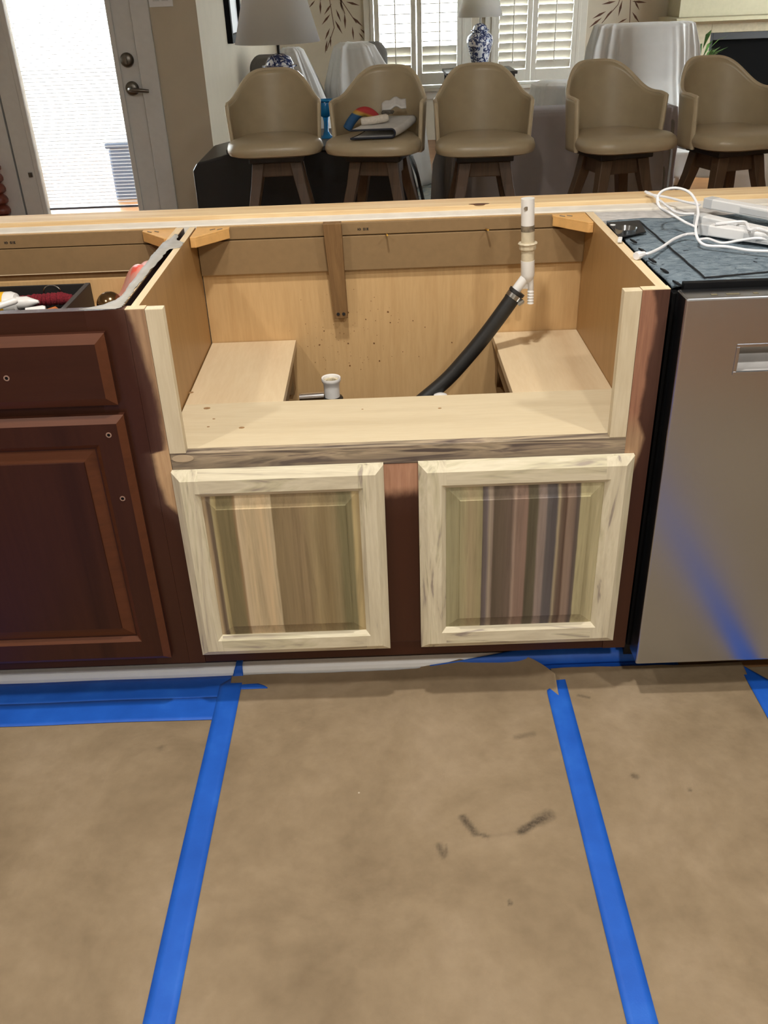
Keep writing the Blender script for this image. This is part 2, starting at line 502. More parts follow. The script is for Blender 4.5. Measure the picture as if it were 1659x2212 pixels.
# ------------------------------------------------------------------ the setting
Z_CEIL = 2.5
YD, YB = 3.9, 8.0          # door wall and window wall
XL, XR = -.935, 4.6        # living room side walls
o = MB().box(-3.2, XR, -3.2, YB+.1, -.05, 0).build('floor', M['hardwood']); struct(o)
o = MB().box(-3.3, XR+.1, -3.3, YB+.1, Z_CEIL, Z_CEIL+.05).build('ceiling', M['ceil']); struct(o)
o = MB().box(-3.3, -3.2, -3.2, YD+.1, 0, Z_CEIL).build('wall_left', M['wall']); struct(o)
o = MB().box(-3.3, XR+.1, -3.3, -3.2, 0, Z_CEIL).build('wall_rear', M['wall_white']); struct(o)
WY0, WY1, WZ0, WZ1 = 4.2, 6.9, .35, 2.2  # opening for an unseen window, added to bring daylight into the living room
o = MB().box(XR, XR+.1, -3.2, WY0, 0, Z_CEIL).box(XR, XR+.1, WY1, YB, 0, Z_CEIL).box(XR, XR+.1, WY0, WY1, 0, WZ0).box(XR, XR+.1, WY0, WY1, WZ1, Z_CEIL).build('wall_right', M['wall']); struct(o)
o = MB().box(XR+.02, XR+.08, WY0, WY0+.06, WZ0, WZ1).box(XR+.02, XR+.08, WY1-.06, WY1, WZ0, WZ1).box(XR+.02, XR+.08, WY0+.06, WY1-.06, WZ0, WZ0+.06).box(XR+.02, XR+.08, WY0+.06, WY1-.06, WZ1-.06, WZ1).box(XR+.02, XR+.08, 5.52, 5.58, WZ0+.06, WZ1-.06).build('window_3', M['shutter']); struct(o)
MB().box(XR+.048, XR+.052, WY0+.06, WY1-.06, WZ0+.06, WZ1-.06).build('glass_pane', M['pane'], o)
# door wall with the opening of the double door
DX0, DX1, DH = -2.86, -1.28, 2.06
o = MB().box(-3.2, DX0-.02, YD, YD+.12, 0, Z_CEIL).box(DX1+.02, XL, YD, YD+.12, 0, Z_CEIL).box(DX0-.02, DX1+.02, YD, YD+.12, DH+.02, Z_CEIL).build('wall_door', M['wall']); struct(o)
o = MB().box(XL-.12, XL, YD+.12, YB+.1, 0, Z_CEIL).build('wall_living_left', M['wall']); struct(o)
struct(MB().box(-14, 16, YB+.14, 22, -.12, -.06).box(-14, XL-.13, YD+.14, YB+.14, -.12, -.06).box(XR+.12, 16, -3.2, YB+.14, -.12, -.06).build('floor_patio', plain('patio_concrete', (150, 148, 142), .9)))
# window wall
W = [(-.035, .845, .47, 2.0), (1.09, 1.915, .47, 2.0)]
bm_ = MB()
xs = [XL, W[0][0], W[0][1], W[1][0], W[1][1], XR]
for a, b in ((0, 1), (2, 3), (4, 5)): bm_.box(xs[a], xs[b], YB, YB+.12, 0, Z_CEIL)
for x0, x1, z0, z1 in W: bm_.box(x0, x1, YB, YB+.12, 0, z0).box(x0, x1, YB, YB+.12, z1, Z_CEIL)
struct(bm_.build('wall_back', M['wall']))
# pony wall under the bar ledge
struct(MB().box(-1.75, 2.6, .605, .732, 0, .858).build('wall_bar', M['wall_white']))
o = MB().box(-1.75, 2.62, .655, .738, .860, .887).build('trim_1', M['ledge_wood'], bevel=.002); struct(o)
o = MB().box(-1.75, 2.6, .602, .657, .850, .877).build('trim_2', M['white_plaster'], bevel=.002); struct(o)
# knot in the bar board
c = at(1035, 441, z=.8872)
pts = [(c.x+.021*math.cos(a)*(1+.25*math.sin(3*a)), c.y+.009*math.sin(a)) for a in [k*math.pi/8 for k in range(16)]]
MB().prism(pts, 'z', .8865, .8876).build('knot', plain('wood_knot', (96, 62, 40), .7, var=.4, sc=120), parent=bpy.data.objects['trim_1'])
# quarter round at the toe kick
q = [(.118, 0), (.082, 0), (.082, .012), (.085, .019), (.092, .026), (.104, .031), (.118, .032)]
struct(MB().prism(q, 'x', -1.1, .50).build('trim_3', M['white_paint'], smooth=False))

# door leaves
def leaf(name, x0, x1, hinge_right, gx0, gx1):
    d = MB()
    z0, z1 = .02, DH
    d.box(x0, gx0, YD+.02, YD+.065, z0, z1).box(gx1, x1, YD+.02, YD+.065, z0, z1)
    d.box(gx0, gx1, YD+.02, YD+.065, z0, .235).box(gx0, gx1, YD+.02, YD+.065, 1.90, z1)
    root = d.build(name, M['door_white'], bevel=.003); struct(root)
    f = MB()
    wv = .028
    for a, b, c_, e in ((gx0-wv, gx0, .21, 1.93), (gx1, gx1+wv, .21, 1.93)):
        f.box(a, b, YD+.008, YD+.022, c_, e)
    f.box(gx0, gx1, YD+.008, YD+.022, .21, .238).box(gx0, gx1, YD+.008, YD+.022, 1.90, 1.93)
    f.build('glazing_bead', M['door_white'], root, bevel=.004)
    MB().box(gx0, gx1, YD+.030, YD+.034, .235, 1.9).build('glass_pane', M['pane'], root)
    s = MB()
    n = 84
    for i in range(n):
        z = .30+(1.86-.30)*i/(n-1)
        s.obox(((gx0+gx1)/2, YD+.046, z), (1, 0, 0), (0, 1, .22), (0, -.22, 1), (gx1-gx0)/2-.006, .0065, .0004)
    s.build('blind', M['blind'], root)
    r = MB().box(gx0+.004, gx1-.004, YD+.039, YD+.053, .268, .280)
    r.build('blind_bottom_rail', plain('blue_grey_rail', (110, 118, 136), .5), root)
    MB().box(gx0, gx1, YD+.058, YD+.062, .235, 1.9).build('outer_pane', M['pane'], root)
    return root
d1 = leaf('door_1', -2.064, DX1-.005, True, -1.938, -1.412)
MB().box(DX1-.012, DX1+.02, YD+.068, YD+.10, .0, DH+.02).box(-2.095, -2.045, YD+.0665, YD+.085, .0, DH).build('weatherstrip_light_block', M['black'], d1)  # dark strips added behind the door seams so no daylight shows through
k = MB()
def knob_round(mb, x, z, r, d):
    prof = [(r, 0), (r, d*.35), (r*.86, d*.6), (r*.5, d*.75), (.001, d*.78)]
    seg = 28
    vs = [];
    for rr, t in prof:
        for i in range(seg):
            a = 2*math.pi*i/seg
            vs.append((x+rr*math.cos(a), YD+.02-t, z+rr*math.sin(a)))
    fs = [(i*seg+j, i*seg+(j+1) % seg, (i+1)*seg+(j+1) % seg, (i+1)*seg+j) for i in range(len(prof)-1) for j in range(seg)]
    mb.add(vs, fs)
knob_round(k, -1.342, 1.032, .036, .035)
k.box(-1.348, -1.336, YD-.022, YD-.002, 1.014, 1.050)
k.build('deadbolt', M['dark_metal'], d1, smooth=True)
k = MB(); knob_round(k, -1.338, .893, .036, .03)
k.tube([(-1.338, YD+.01, .893), (-1.338, YD-.045, .893), (-1.325, YD-.055, .892), (-1.28, YD-.056, .887), (-1.236, YD-.05, .882)], [.012, .011, .011, .010, .008], 10)
k.build('lever_handle', M['dark_metal'], d1, smooth=True)
d2 = leaf('door_2', DX0, -2.074, False, -2.72, -2.20)
MB().lathe((-1.995, YD+.02, .47), [(.012, -.012), (.012, .012)], 10).build('flush_bolt', M['dark_metal'], d1)
t_ = MB()
t_.box(DX1+.003, DX1+.10, YD-.022, YD+.0, 0, DH+.10).box(DX0-.1, DX0, YD-.022, YD, 0, DH+.1).box(DX0, DX1, YD-.022, YD, DH+.005, DH+.1)
struct(t_.build('trim_4', M['door_white'], bevel=.004))

# windows with plantation shutters
def window(i, x0, x1, z0, z1, panels, tilt):
    root = MB()
    fr = .03
    root.box(x0, x0+fr, YB-.03, YB+.10, z0, z1).box(x1-fr, x1, YB-.03, YB+.10, z0, z1).box(x0, x1, YB-.03, YB+.1, z1-fr, z1).box(x0, x1, YB-.03, YB+.1, z0, z0+.02)
    r = root.build('window_%d' % i, M['shutter'], bevel=.002); struct(r)
    c_ = MB()
    c_.box(x0-.06, x0+.005, YB-.02, YB, z0-.02, z1+.06).box(x1-.005, x1+.06, YB-.02, YB, z0-.02, z1+.06).box(x0-.06, x1+.06, YB-.02, YB, z1, z1+.06)
    c_.build('casing', M['shutter'], r, bevel=.003)
    MB().box(x0-.08, x1+.08, YB-.09, YB, z0-.03, z0).box(x0-.05, x1+.05, YB-.022, YB, z0-.10, z0-.03).build('sill', M['shutter'], r, bevel=.003)
    MB().box(x0+fr, x1-fr, YB+.085, YB+.09, z0+.02, z1-fr).build('glass_pane', M['pane'], r)
    for (a, b) in panels:
        p = MB(); st = .045; za, zb = z0+.026, z1-.035
        p.box(a, a+st, YB-.028, YB, za, zb).box(b-st, b, YB-.028, YB, za, zb)
        p.box(a+st, b-st, YB-.028, YB, za, za+.10).box(a+st, b-st, YB-.028, YB, zb-.08, zb)
        po = p.build('shutter_panel', M['shutter'], r, bevel=.002)
        lv = MB(); pitch = .0762; zz = za+.10+pitch*.55
        while zz < zb-.08-pitch*.3:
            an = tilt(zz)
            ca, sa = math.cos(an), math.sin(an)
            lv.obox(((a+b)/2, YB-.013, zz), (1, 0, 0), (0, ca, sa), (0, -sa, ca), (b-a)/2-st-.002, .039, .0035)
            zz += pitch
        lv.build('louvers', M['shutter'], po, bevel=.003)
        MB().tube([((a+b)/2, YB-.055, za+.16), ((a+b)/2, YB-.055, zb-.12)], .006, 8).build('tilt_rod', M['shutter'], po)
    return r
window(1, *W[0], [(.0, .385), (.395, .815)], lambda z: math.radians(-64 if z < .84 else 2))
window(2, *W[1], [(1.115, 1.468), (1.472, 1.89)], lambda z: math.radians(-64))

def outlet(name, cx, cz, wd, hg, label, cat, n, y=YB, sw=False):
    r = MB().box(cx-wd/2, cx+wd/2, y-.007, y-.0005, cz-hg/2, cz+hg/2).build(name, M['white_paint'], bevel=.002)
    tag(r, label, cat)
    for i in range(n):
        if sw:
            x = cx+(i-(n-1)/2)*.046
            MB().box(x-.017, x+.017, y-.011, y-.0065, cz-.033, cz+.033).build('rocker', M['door_white'], r, bevel=.002)
        else:
            z = cz+(i-(n-1)/2)*.04
            MB().box(cx-.016, cx+.016, y-.010, y-.0065, z-.014, z+.014).build('socket', M['led_grey'], r, bevel=.003)
    return r
outlet('wall_outlet', 1.575, .335, .085, .125, 'white wall outlet under the right-hand shuttered window', 'outlet', 2)
outlet('light_switch', -1.115, 1.332, .125, .12, 'white double light switch plate on beige wall beside the glass door', 'switch', 2, YD, True)

# painted leaf sprays on the window wall
def spray(label, stems, leaves):
    s = MB()
    y0, y1 = YB-.0015, YB-.0003
    for path in stems:
        p = [at(a, b, y=YB-.001) for a, b in path]
        for i in range(len(p)-1):
            d = (p[i+1]-p[i]); n = Vector((-d.z, 0, d.x)).normalized()*.003
            s.prism([(q_.x, q_.z) for q_ in (p[i]-n, p[i+1]-n, p[i+1]+n, p[i]+n)], 'y', y0, y1)
    for (ax, ay, bx, by) in leaves:
        a, b = at(ax, ay, y=YB-.001), at(bx, by, y=YB-.001)
        d = b-a; n = Vector((-d.z, 0, d.x)).normalized()*d.length*.075
        mid = a+d*.45
        s.prism([(q_.x, q_.z) for q_ in (a, mid-n, b, mid+n)], 'y', y0, y1)
    o_ = s.build('wall_painting', M['leaf_paint']); tag(o_, label, 'wall painting')
def cz_(pts):  # crop-2 pixels to photo pixels
    return [tuple((440 if i % 2 == 0 else 0)+v*500/1659 for i, v in enumerate(p)) for p in pts]
spray('brown bamboo leaf spray painted on wall left of the shuttered windows',
      [[(690, -60), (712, 0), (722, 60), (705, 110)], [(712, -40), (740, 5), (770, 50)], [(722, -40), (735, 0), (745, 30)]],
      cz_([(800, 0, 752, 60), (835, 0, 838, 105), (918, 25, 862, 108), (908, 100, 845, 180), (905, 200, 868, 290), (908, 255, 910, 340), (885, 290, 870, 385),
           (975, 10, 1000, 80), (948, 65, 985, 160), (940, 145, 995, 245), (1010, 95, 1015, 210), (1020, 12, 1120, 40), (1062, 118, 1142, 192), (1065, 188, 1075, 290), (1120, 205, 1195, 270), (1110, 232, 1150, 285), (880, -40, 830, 10), (980, -40, 990, 60)]))
def cz4(pts):
    return [tuple((1159 if i % 2 == 0 else 0)+v*500/1659 for i, v in enumerate(p)) for p in pts]
spray('brown bamboo leaf spray painted on wall above the sheet covered chair',
      [[(1375, -50), (1362, 0), (1360, 50)], [(1352, -40), (1335, 10), (1300, 50)]],
      cz4([(570, 8, 465, 32), (615, 0, 585, 120), (500, 80, 398, 135), (545, 68, 480, 150), (470, 125, 375, 200), (650, 132, 580, 168), (685, 85, 738, 165), (685, 10, 790, 18), (700, 0, 738, 75), (500, -50, 520, 10)]))

# picture frame on the living room side wall
r = thing('picture_frame', 'black framed picture hanging on the pale left wall behind the lamp', 'picture frame', (XL, 5.17, 1.45))
f = MB(); y0, y1, z0, z1, b = 4.9, 5.46, 1.045, 1.85, .05
f.box(XL+.001, XL+.035, y0, y0+b, z0, z1).box(XL+.001, XL+.035, y1-b, y1, z0, z1).box(XL+.001, XL+.035, y0+b, y1-b, z0, z0+b).box(XL+.001, XL+.035, y0+b, y1-b, z1-b, z1)
f.build('frame', M['black'], r, bevel=.003)
MB().box(XL+.001, XL+.012, y0+b, y1-b, z0+b, z1-b).build('mat_board', M['white_paint'], r)

# fireplace at the right end of the window wall
fp = thing('fireplace', 'cream mantel fireplace with black firebox at the right', 'fireplace', (3.6, 7.6, 0))
MB().prism([(7.40, .962), (7.43, .990), (7.995, .990), (7.995, .955), (7.50, .935)], 'x', 2.64, 4.55).build('mantel_shelf', M['mantel'], fp, bevel=.004)
MB().box(2.84, 3.02, 7.6, 7.99, 0, .935).box(3.02, 4.5, 7.6, 7.99, .86, .935).box(2.70, 2.84, 7.66, 7.99, 0, .935).build('surround', M['surround'], fp, bevel=.004)
MB().box(3.02, 4.4, 7.68, 7.99, .0, .86).build('firebox', plain('matte_black', (12, 12, 12), .9, spec=.1), fp)  # solid matte black block fills the firebox opening
MB().box(3.02, 3.045, 7.61, 7.68, 0, .86).box(3.045, 4.4, 7.61, 7.68, .80, .86).build('firebox_trim', M['black_in'], fp, bevel=.003)
struct(MB().box(2.72, 4.58, 7.62, 7.995, .992, Z_CEIL-.002).build('wall_chimney', M['mantel']))

# ------------------------------------------------------------------ floor paper and tapes
def fh(x, y):
    return .0016*(1+math.sin(7*x+2.1*y)*math.cos(5*y-1.7*x+.6))+.0008*(1+math.sin(17*x+9*y))
SMEAR = [((.088, -.335), (.108, -.372), .007, .75), ((.108, -.372), (.130, -.380), .004, .6), ((.190, -.372), (.236, -.343), .008, .85), ((.130, -.380), (.190, -.372), .003, .14),
         ((.226, -.348), (.246, -.338), .013, .55), ((.040, -.395), (.047, -.418), .006, .55), ((.052, -.398), (.054, -.415), .003, .5), ((.215, -.140), (.250, -.132), .007, .35),
         ((.365, -.022), (.385, -.03), .004, .45), ((.15, -.515), (.151, -.517), .004, .8), ((-.51, -.135), (-.509, -.136), .004, .8), ((.425, -.25), (.428, -.252), .006, .7), ((.52, -.29), (.521, -.29), .004, .5)]
def dirt(x, y):
    d = 0
    for a, b, r_, k_ in SMEAR:
        vx, vy = b[0]-a[0], b[1]-a[1]; L = vx*vx+vy*vy
        t = max(0, min(1, ((x-a[0])*vx+(y-a[1])*vy)/L))
        q_ = math.hypot(x-a[0]-t*vx, y-a[1]-t*vy)
        d = max(d, k_*max(0, 1-(q_/(r_*1.3))**2))
    return d
def sheet(x0, x1, y0, edge, label, lift, curl):
    """kraft sheet from y0 (towards the camera) to an uneven edge(x) at the toe kick, curling up by curl(x)"""
    nx, ny = max(4, int((x1-x0)/.004)), 330
    if x1-x0 > 1 or x0 < -.9: nx, ny = int((x1-x0)/.012), 150
    mb = MB(); dv = []
    def fn(u, v):
        x = x0+(x1-x0)*u; e = edge(x)
        v2 = 1-(1-v)**1.35
        y = y0+(e-y0)*v2
        z = fh(x, y)+.0006+lift
        t = max(0, (y-(e-.07))/.07)
        z += curl(x)*t*t
        dv.append(dirt(x, y))
        return (x, y, z)
    mb.grid(fn, nx, ny)
    o_ = mb.build('kraft_paper_sheet', M['paper'], smooth=True, solid=.0004, off=1)
    at_ = o_.data.attributes.new('dirt', 'FLOAT', 'POINT'); at_.data.foreach_set('value', dv)
    tag(o_, label, 'paper', 'brown kraft paper floor covering')
    return o_
def jag(x, a=.004): return a*(math.sin(37*x)+.6*math.sin(91*x+1))
sheet(-1.25, -.388, -1.7, lambda x: .060, 'brown kraft paper left of the left blue tape line', 0, lambda x: 0)
sheet(-.392, .322, -1.7, lambda x: (.078 if x < .03 else .082+.016*math.sin((x-.03)*9)-.06*max(0, (x-.24)/.08)**2)+jag(x, .0006), 'wide brown kraft paper between the two long blue tape lines, smeared with dirt', .0012, lambda x: .004+.016*max(0, min(1, (x-.02)/.1)))
sheet(.318, .742, -1.7, lambda x: .060+jag(x, .0008), 'brown kraft paper in front of the dishwasher', .0004, lambda x: .008)
sheet(.745, 1.5, -1.7, lambda x: .050, 'brown kraft paper at the far right corner of the floor', .0008, lambda x: .0)

def tape(poly_fn, nu, nv, label, lift=.0022):
    mb = MB()
    def fn(u, v):
        x, y, *dz = poly_fn(u, v)
        return (x, y, fh(x, y)+lift+(dz[0] if dz else 0))
    mb.grid(fn, nu, nv)
    o_ = mb.build('painters_tape_strip', M['tape'], smooth=True, solid=.0003, off=1)
    tag(o_, label, 'tape', 'blue painters tape on the floor')
    return o_
tape(lambda u, v: (-1.25+(-.372+1.25)*u, .010+.073*v), 90, 6, 'upper horizontal blue tape along the white quarter round at left', .0024)
tape(lambda u, v: (-1.25+(-.408+1.25)*u, -.056+.070*v), 90, 6, 'lower horizontal blue tape under the brown cabinet door at left', .0028)
def left_v(u, v):
    if v < .85:
        y = -1.9+(1.9+.074)*v/.85; dz = 0; hw = .0245; sh = 0
        if y > .060: hw = .0245-.012*(y-.060)/.014; sh = .012*(y-.060)/.014
    else:
        t = (v-.85)/.15
        y = lerp_tab(t, [(0, .074), (.2, .0796), (.4, .0812), (.6, .0850), (.8, .0920), (1, .103)])
        dz = lerp_tab(t, [(0, .0), (.2, .006), (.4, .0150), (.6, .0215), (.8, .0275), (1, .0300)])
        hw = .0125-.005*min(1, t*1.5); sh = .012+.006*t
    xc = -.391-.008*(1-(y+1.9)/2)+.004*math.sin(2*y)+sh
    return xc+hw*(2*u-1), y, dz
tape(left_v, 4, 100, 'long blue tape strip running from the left white door towards the camera', .0034)
def tab(u, v):
    x = -.372+.064*u; y = .034+(.030*(1-u)**.7+.003)*v
    return x, y
tape(tab, 10, 3, 'small torn tab of blue tape at the top of the left tape line', .0030)
def right_v(u, v):
    y = -1.9+(1.9+.036)*v
    xc = .3235+.006*y
    l, r_ = xc-.0245, xc+.0215
    if y > -.012: l = min(r_-.012, l+(y+.012)*.5+.003*math.sin(y*300))
    return l+(r_-l)*u, y
tape(right_v, 4, 240, 'long blue tape strip running from the right white door towards the camera', .0034)
def far_v(u, v):
    y = -1.9+(1.9+.058)*v
    l, r_ = .735-.012*(v-.95), .785-.012*(v-.95)
    if y > -.0: r_ = r_-(y)*.75
    return l+(r_-l)*u, y
tape(far_v, 4, 200, 'short blue tape strip at the right edge below the dishwasher', .0034)
tape(lambda u, v: (-1.25+.352*u, -.060-1.84*v), 6, 120, 'blue tape patch at the left edge of the floor', .0030)
# tape folded over the quarter round by the dishwasher
prof = [(.117, .0335), (.104, .0325), (.0915, .0275), (.0840, .0200), (.0808, .012), (.0795, .004), (.072, .0035), (.060, .0035)]
def fold(u, v):
    x = .052+.553*u
    k_ = min(1, max(.02, (x-.052)/.12))
    top = .0+.55*max(0, 1-(x-.052)/.28)
    bot = 1-.10*max(0, 1-(x-.052)/.25)
    s_ = (top+(bot-top)*v)*(len(prof)-1)
    i = min(int(s_), len(prof)-2); f_ = s_-i
    y = prof[i][0]*(1-f_)+prof[i+1][0]*f_; z = prof[i][1]*(1-f_)+prof[i+1][1]*f_
    if x > .50: z = z*max(.15, 1-(x-.50)*8); y = y
    return x, y, z+.0016-fh(x, y)
tape(lambda u, v: fold(u, v), 60, 14, 'blue tape folded over the quarter round below the right white door', .0008)
tape(lambda u, v: (.735+.13*u, .072+.035*v), 8, 3, 'blue tape scrap under the dishwasher at the right edge', .0034)

# ------------------------------------------------------------------ sink base cabinet
cab = thing('sink_base_cabinet', 'opened sink base cabinet with two raw wood doors and no countertop', 'cabinet', (0, 0, 0))
H = .876; ZP = .605
for a, b in ((-.4505, -.4372), (.437, .4545)):
    MB().mat(0).box(a, b, .019, .590, .10, H-.0005).mat(1).box(a, b, .019, .590, H-.0005, H).mat(2).box(*((-.4513, -.4504) if a < 0 else (.4544, .4552)), .019, .590, .10, H-.002).build('side_panel', [M['maple_side'], M['raw_edge'], M['toe']], cab)  # last box is a dark skin, painting the gap beside the panel black
MB().box(-.4355, .437, .5905, .600, .10, .875).build('back_panel', M['maple_in'], cab)
MB().box(-.4355, .437, .578, .5905, .769, .845).build('nailer_board', M['mdf'], cab, bevel=.001)
MB().box(-.4355, .437, .582, .5905, .8475, .874).build('top_back_rail', M['mdf'], cab, bevel=.001)
MB().box(-.4355, .437, .019, .590, .10, .116).build('cabinet_floor', M['maple_in'], cab)
MB().box(-.457, .457, .100, .115, .0, .10).build('toe_kick', M['toe'], cab)
# face frame
MB().box(-.457, -.424, .0, .019, .114, H-.0012).mat(1).box(-.457, -.424, .0, .019, H-.0012, H).build('stile', [M['ff_left'], M['raw_edge']], cab)
MB().box(.4105, .457, .0, .019, .114, H-.0012).mat(1).box(.4105, .457, .0, .019, H-.0012, H).build('stile', [M['ff_right'], M['raw_edge']], cab)
MB().box(-.050, .046, .001, .019, .1502, .566).build('centre_stile', M['ff_mid'], cab)
MB().box(-.424, .4105, .001, .019, .114, .150).build('bottom_rail', M['cherry_h'], cab, bevel=.001)
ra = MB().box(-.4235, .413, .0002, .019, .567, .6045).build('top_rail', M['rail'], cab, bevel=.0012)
# biscuit patch at the rail's left end
pts = [(-.402+.021*math.cos(a)*(1 if math.cos(a) > 0 else .9), .5935+.007*math.sin(a)) for a in [k*math.pi/10 for k in range(20)]]
MB().prism(pts, 'y', -.0006, .004).build('wood_plug', plain('plug_wood', (188, 168, 140), .6), ra)
for a, b in ((-.4235, -.3935), (.380, .4100)):
    MB().box(a, b, -.0008, .0185, ZP-.001, H-.001).build('filler_strip', M['strip'], cab, bevel=.001)
# support platform for the new sink
MB().box(-.435, .4365, .0195, .222, ZP-.018, ZP).build('platform_front', M['front_ply'], cab, bevel=.0008)
MB().box(-.435, -.234, .2225, .588, ZP-.018, ZP).build('platform_side', M['maple_ply_deep'], cab, bevel=.0008)
MB().box(.234, .4365, .2225, .588, ZP-.018, ZP).build('platform_side', M['maple_ply_deep'], cab, bevel=.0008)
for s_ in (-1, 1):
    MB().box(min(s_*.245, s_*.283), max(s_*.245, s_*.283), .55, .588, .48, ZP-.018).build('support_cleat', M['mdf'], cab)
    MB().box(min(s_*.239, s_*.257), max(s_*.239, s_*.257), .23, .50, ZP-.06, ZP-.018).build('support_cleat', M['mdf'], cab)
# corner blocks
def corner(sx, x, parent):
    b_ = MB(); z0, z1 = .852, .8745
    b_.prism([(x, .588), (x+sx*.075, .588), (x+sx*.075, .575), (x+sx*.012, .500), (x, .500)], 'z', z1-.005, z1)
    b_.prism([(x+sx*.075, .575), (x+sx*.072, .578), (x+sx*.010, .506), (x+sx*.012, .500)], 'z', z0, z1-.004)
    b_.prism([(x, .500), (x+sx*.012, .500), (x+sx*.012, .505), (x, .505)], 'z', z0, z1-.004)
    o_ = b_.build('corner_block', M['block'], parent, bevel=.001)
    s2 = MB()
    for q_ in (.30, .62): s2.tube([(x+sx*(.02+.05*q_), .56, z1+.0005), (x+sx*(.03+.05*q_), .568, z1+.0005)], .0012, 6)
    s2.build('staple', M['steel'], o_)
corner(1, -.435, cab); corner(-1, .4365, cab)
# scrap stick screwed to the back
st = MB()
tp = [(-.150, .552), (-.109, .552), (-.109, .577), (-.150, .577)]
bt = [(-.137, .560), (-.106, .560), (-.106, .589), (-.137, .589)]
st.add([(x, y, .880) for x, y in tp]+[(x, y, .663) for x, y in bt], [(3, 2, 1, 0), (4, 5, 6, 7), (0, 1, 5, 4), (1, 2, 6, 5), (2, 3, 7, 6), (3, 0, 4, 7)])
so = st.build('wood_stick', M['oak'], cab, bevel=.001)
for x in (-.128, -.115):
    sc_ = MB(); seg = 12
    vs = [(x+.0038*math.cos(2*math.pi*i/seg), y, .6735+.0038*math.sin(2*math.pi*i/seg)) for y in (.5615, .5585) for i in range(seg)]
    sc_.add(vs, [list(range(seg)), list(range(seg, 2*seg))]+[(i, (i+1) % seg, seg+(i+1) % seg, seg+i) for i in range(seg)])
    sc_.build('screw', M['black_in'], so)
for x, z in ((-.010, .846), (.214, .849)):
    MB().tube([(x, .582, z), (x+.002, .556, z+.004)], .0022, 8).build('nail', M['brass'], cab)
# maker's stamp: a row of small dark characters on the top back rail
def stamp(parent, x, z, y):
    s2 = MB(); cw = .0042
    glyph = ['101 111 101', '110 011 110', '', '111 101 111', '101 010 101', '111 110 111']
    for gi, g_ in enumerate(glyph):
        for rr, row_ in enumerate(g_.split()):
            for cc, ch in enumerate(row_):
                if ch == '1':
                    a = x+gi*cw+cc*cw*.28; b = z-rr*.0018
                    s2.box(a, a+cw*.26, y-.0004, y+.0005, b-.0016, b)
    s2.build('ink_stamp', M['slot'], parent)
stamp(cab, -.074, .862, .582)
def stain_spots(parent):
    s2 = MB(); rnd = random.Random(3)
    spots = [(745, 668), (752, 675), (790, 690), (838, 674), (845, 682), (862, 690), (843, 697), (860, 697), (892, 693), (918, 707), (752, 742), (808, 742), (690, 745), (756, 790), (870, 760), (976, 740), (700, 715), (820, 780), (730, 760), (660, 700), (905, 770)]
    for (px, py) in spots:
        c_ = at(px, py, y=.590); r_ = rnd.uniform(.0009, .0026)
        n = 8; s2.prism([(c_.x+r_*math.cos(2*math.pi*i/n)*rnd.uniform(.6, 1.1), c_.z+r_*math.sin(2*math.pi*i/n)*rnd.uniform(.6, 1.1)) for i in range(n)], 'y', .5901, .5908)
    for i in range(70):
        px, py = rnd.gauss(760, 60), rnd.gauss(740, 45)
        c_ = at(px, py, y=.590); r_ = rnd.uniform(.0004, .0010)
        s2.prism([(c_.x+r_*math.cos(2*math.pi*i/6), c_.z+r_*math.sin(2*math.pi*i/6)) for i in range(6)], 'y', .5901, .5908)
    o_ = s2.build('stain_spots', plain('brown_spots', (112, 74, 36), .8, var=.3), parent); o_['kind'] = 'stuff'
stain_spots(cab)
# knots in the plywood
knot_m = plain('ply_knot', (150, 116, 78), .7, var=.3, sc=200)
for px, py, r_ in ((412, 848, .0045), (447, 882, .005), (522, 924, .004), (462, 905, .002), (450, 922, .002), (950, 882, .0025), (783, 884, .0015)):
    c_ = at(px, py, z=ZP); kn = MB()
    kn.prism([(c_.x+r_*math.cos(a)*1.4, c_.y+r_*math.sin(a)) for a in [i*math.pi/6 for i in range(12)]], 'z', ZP-.001, ZP+.0004)
    kn.build('plywood_knot', knot_m, cab)

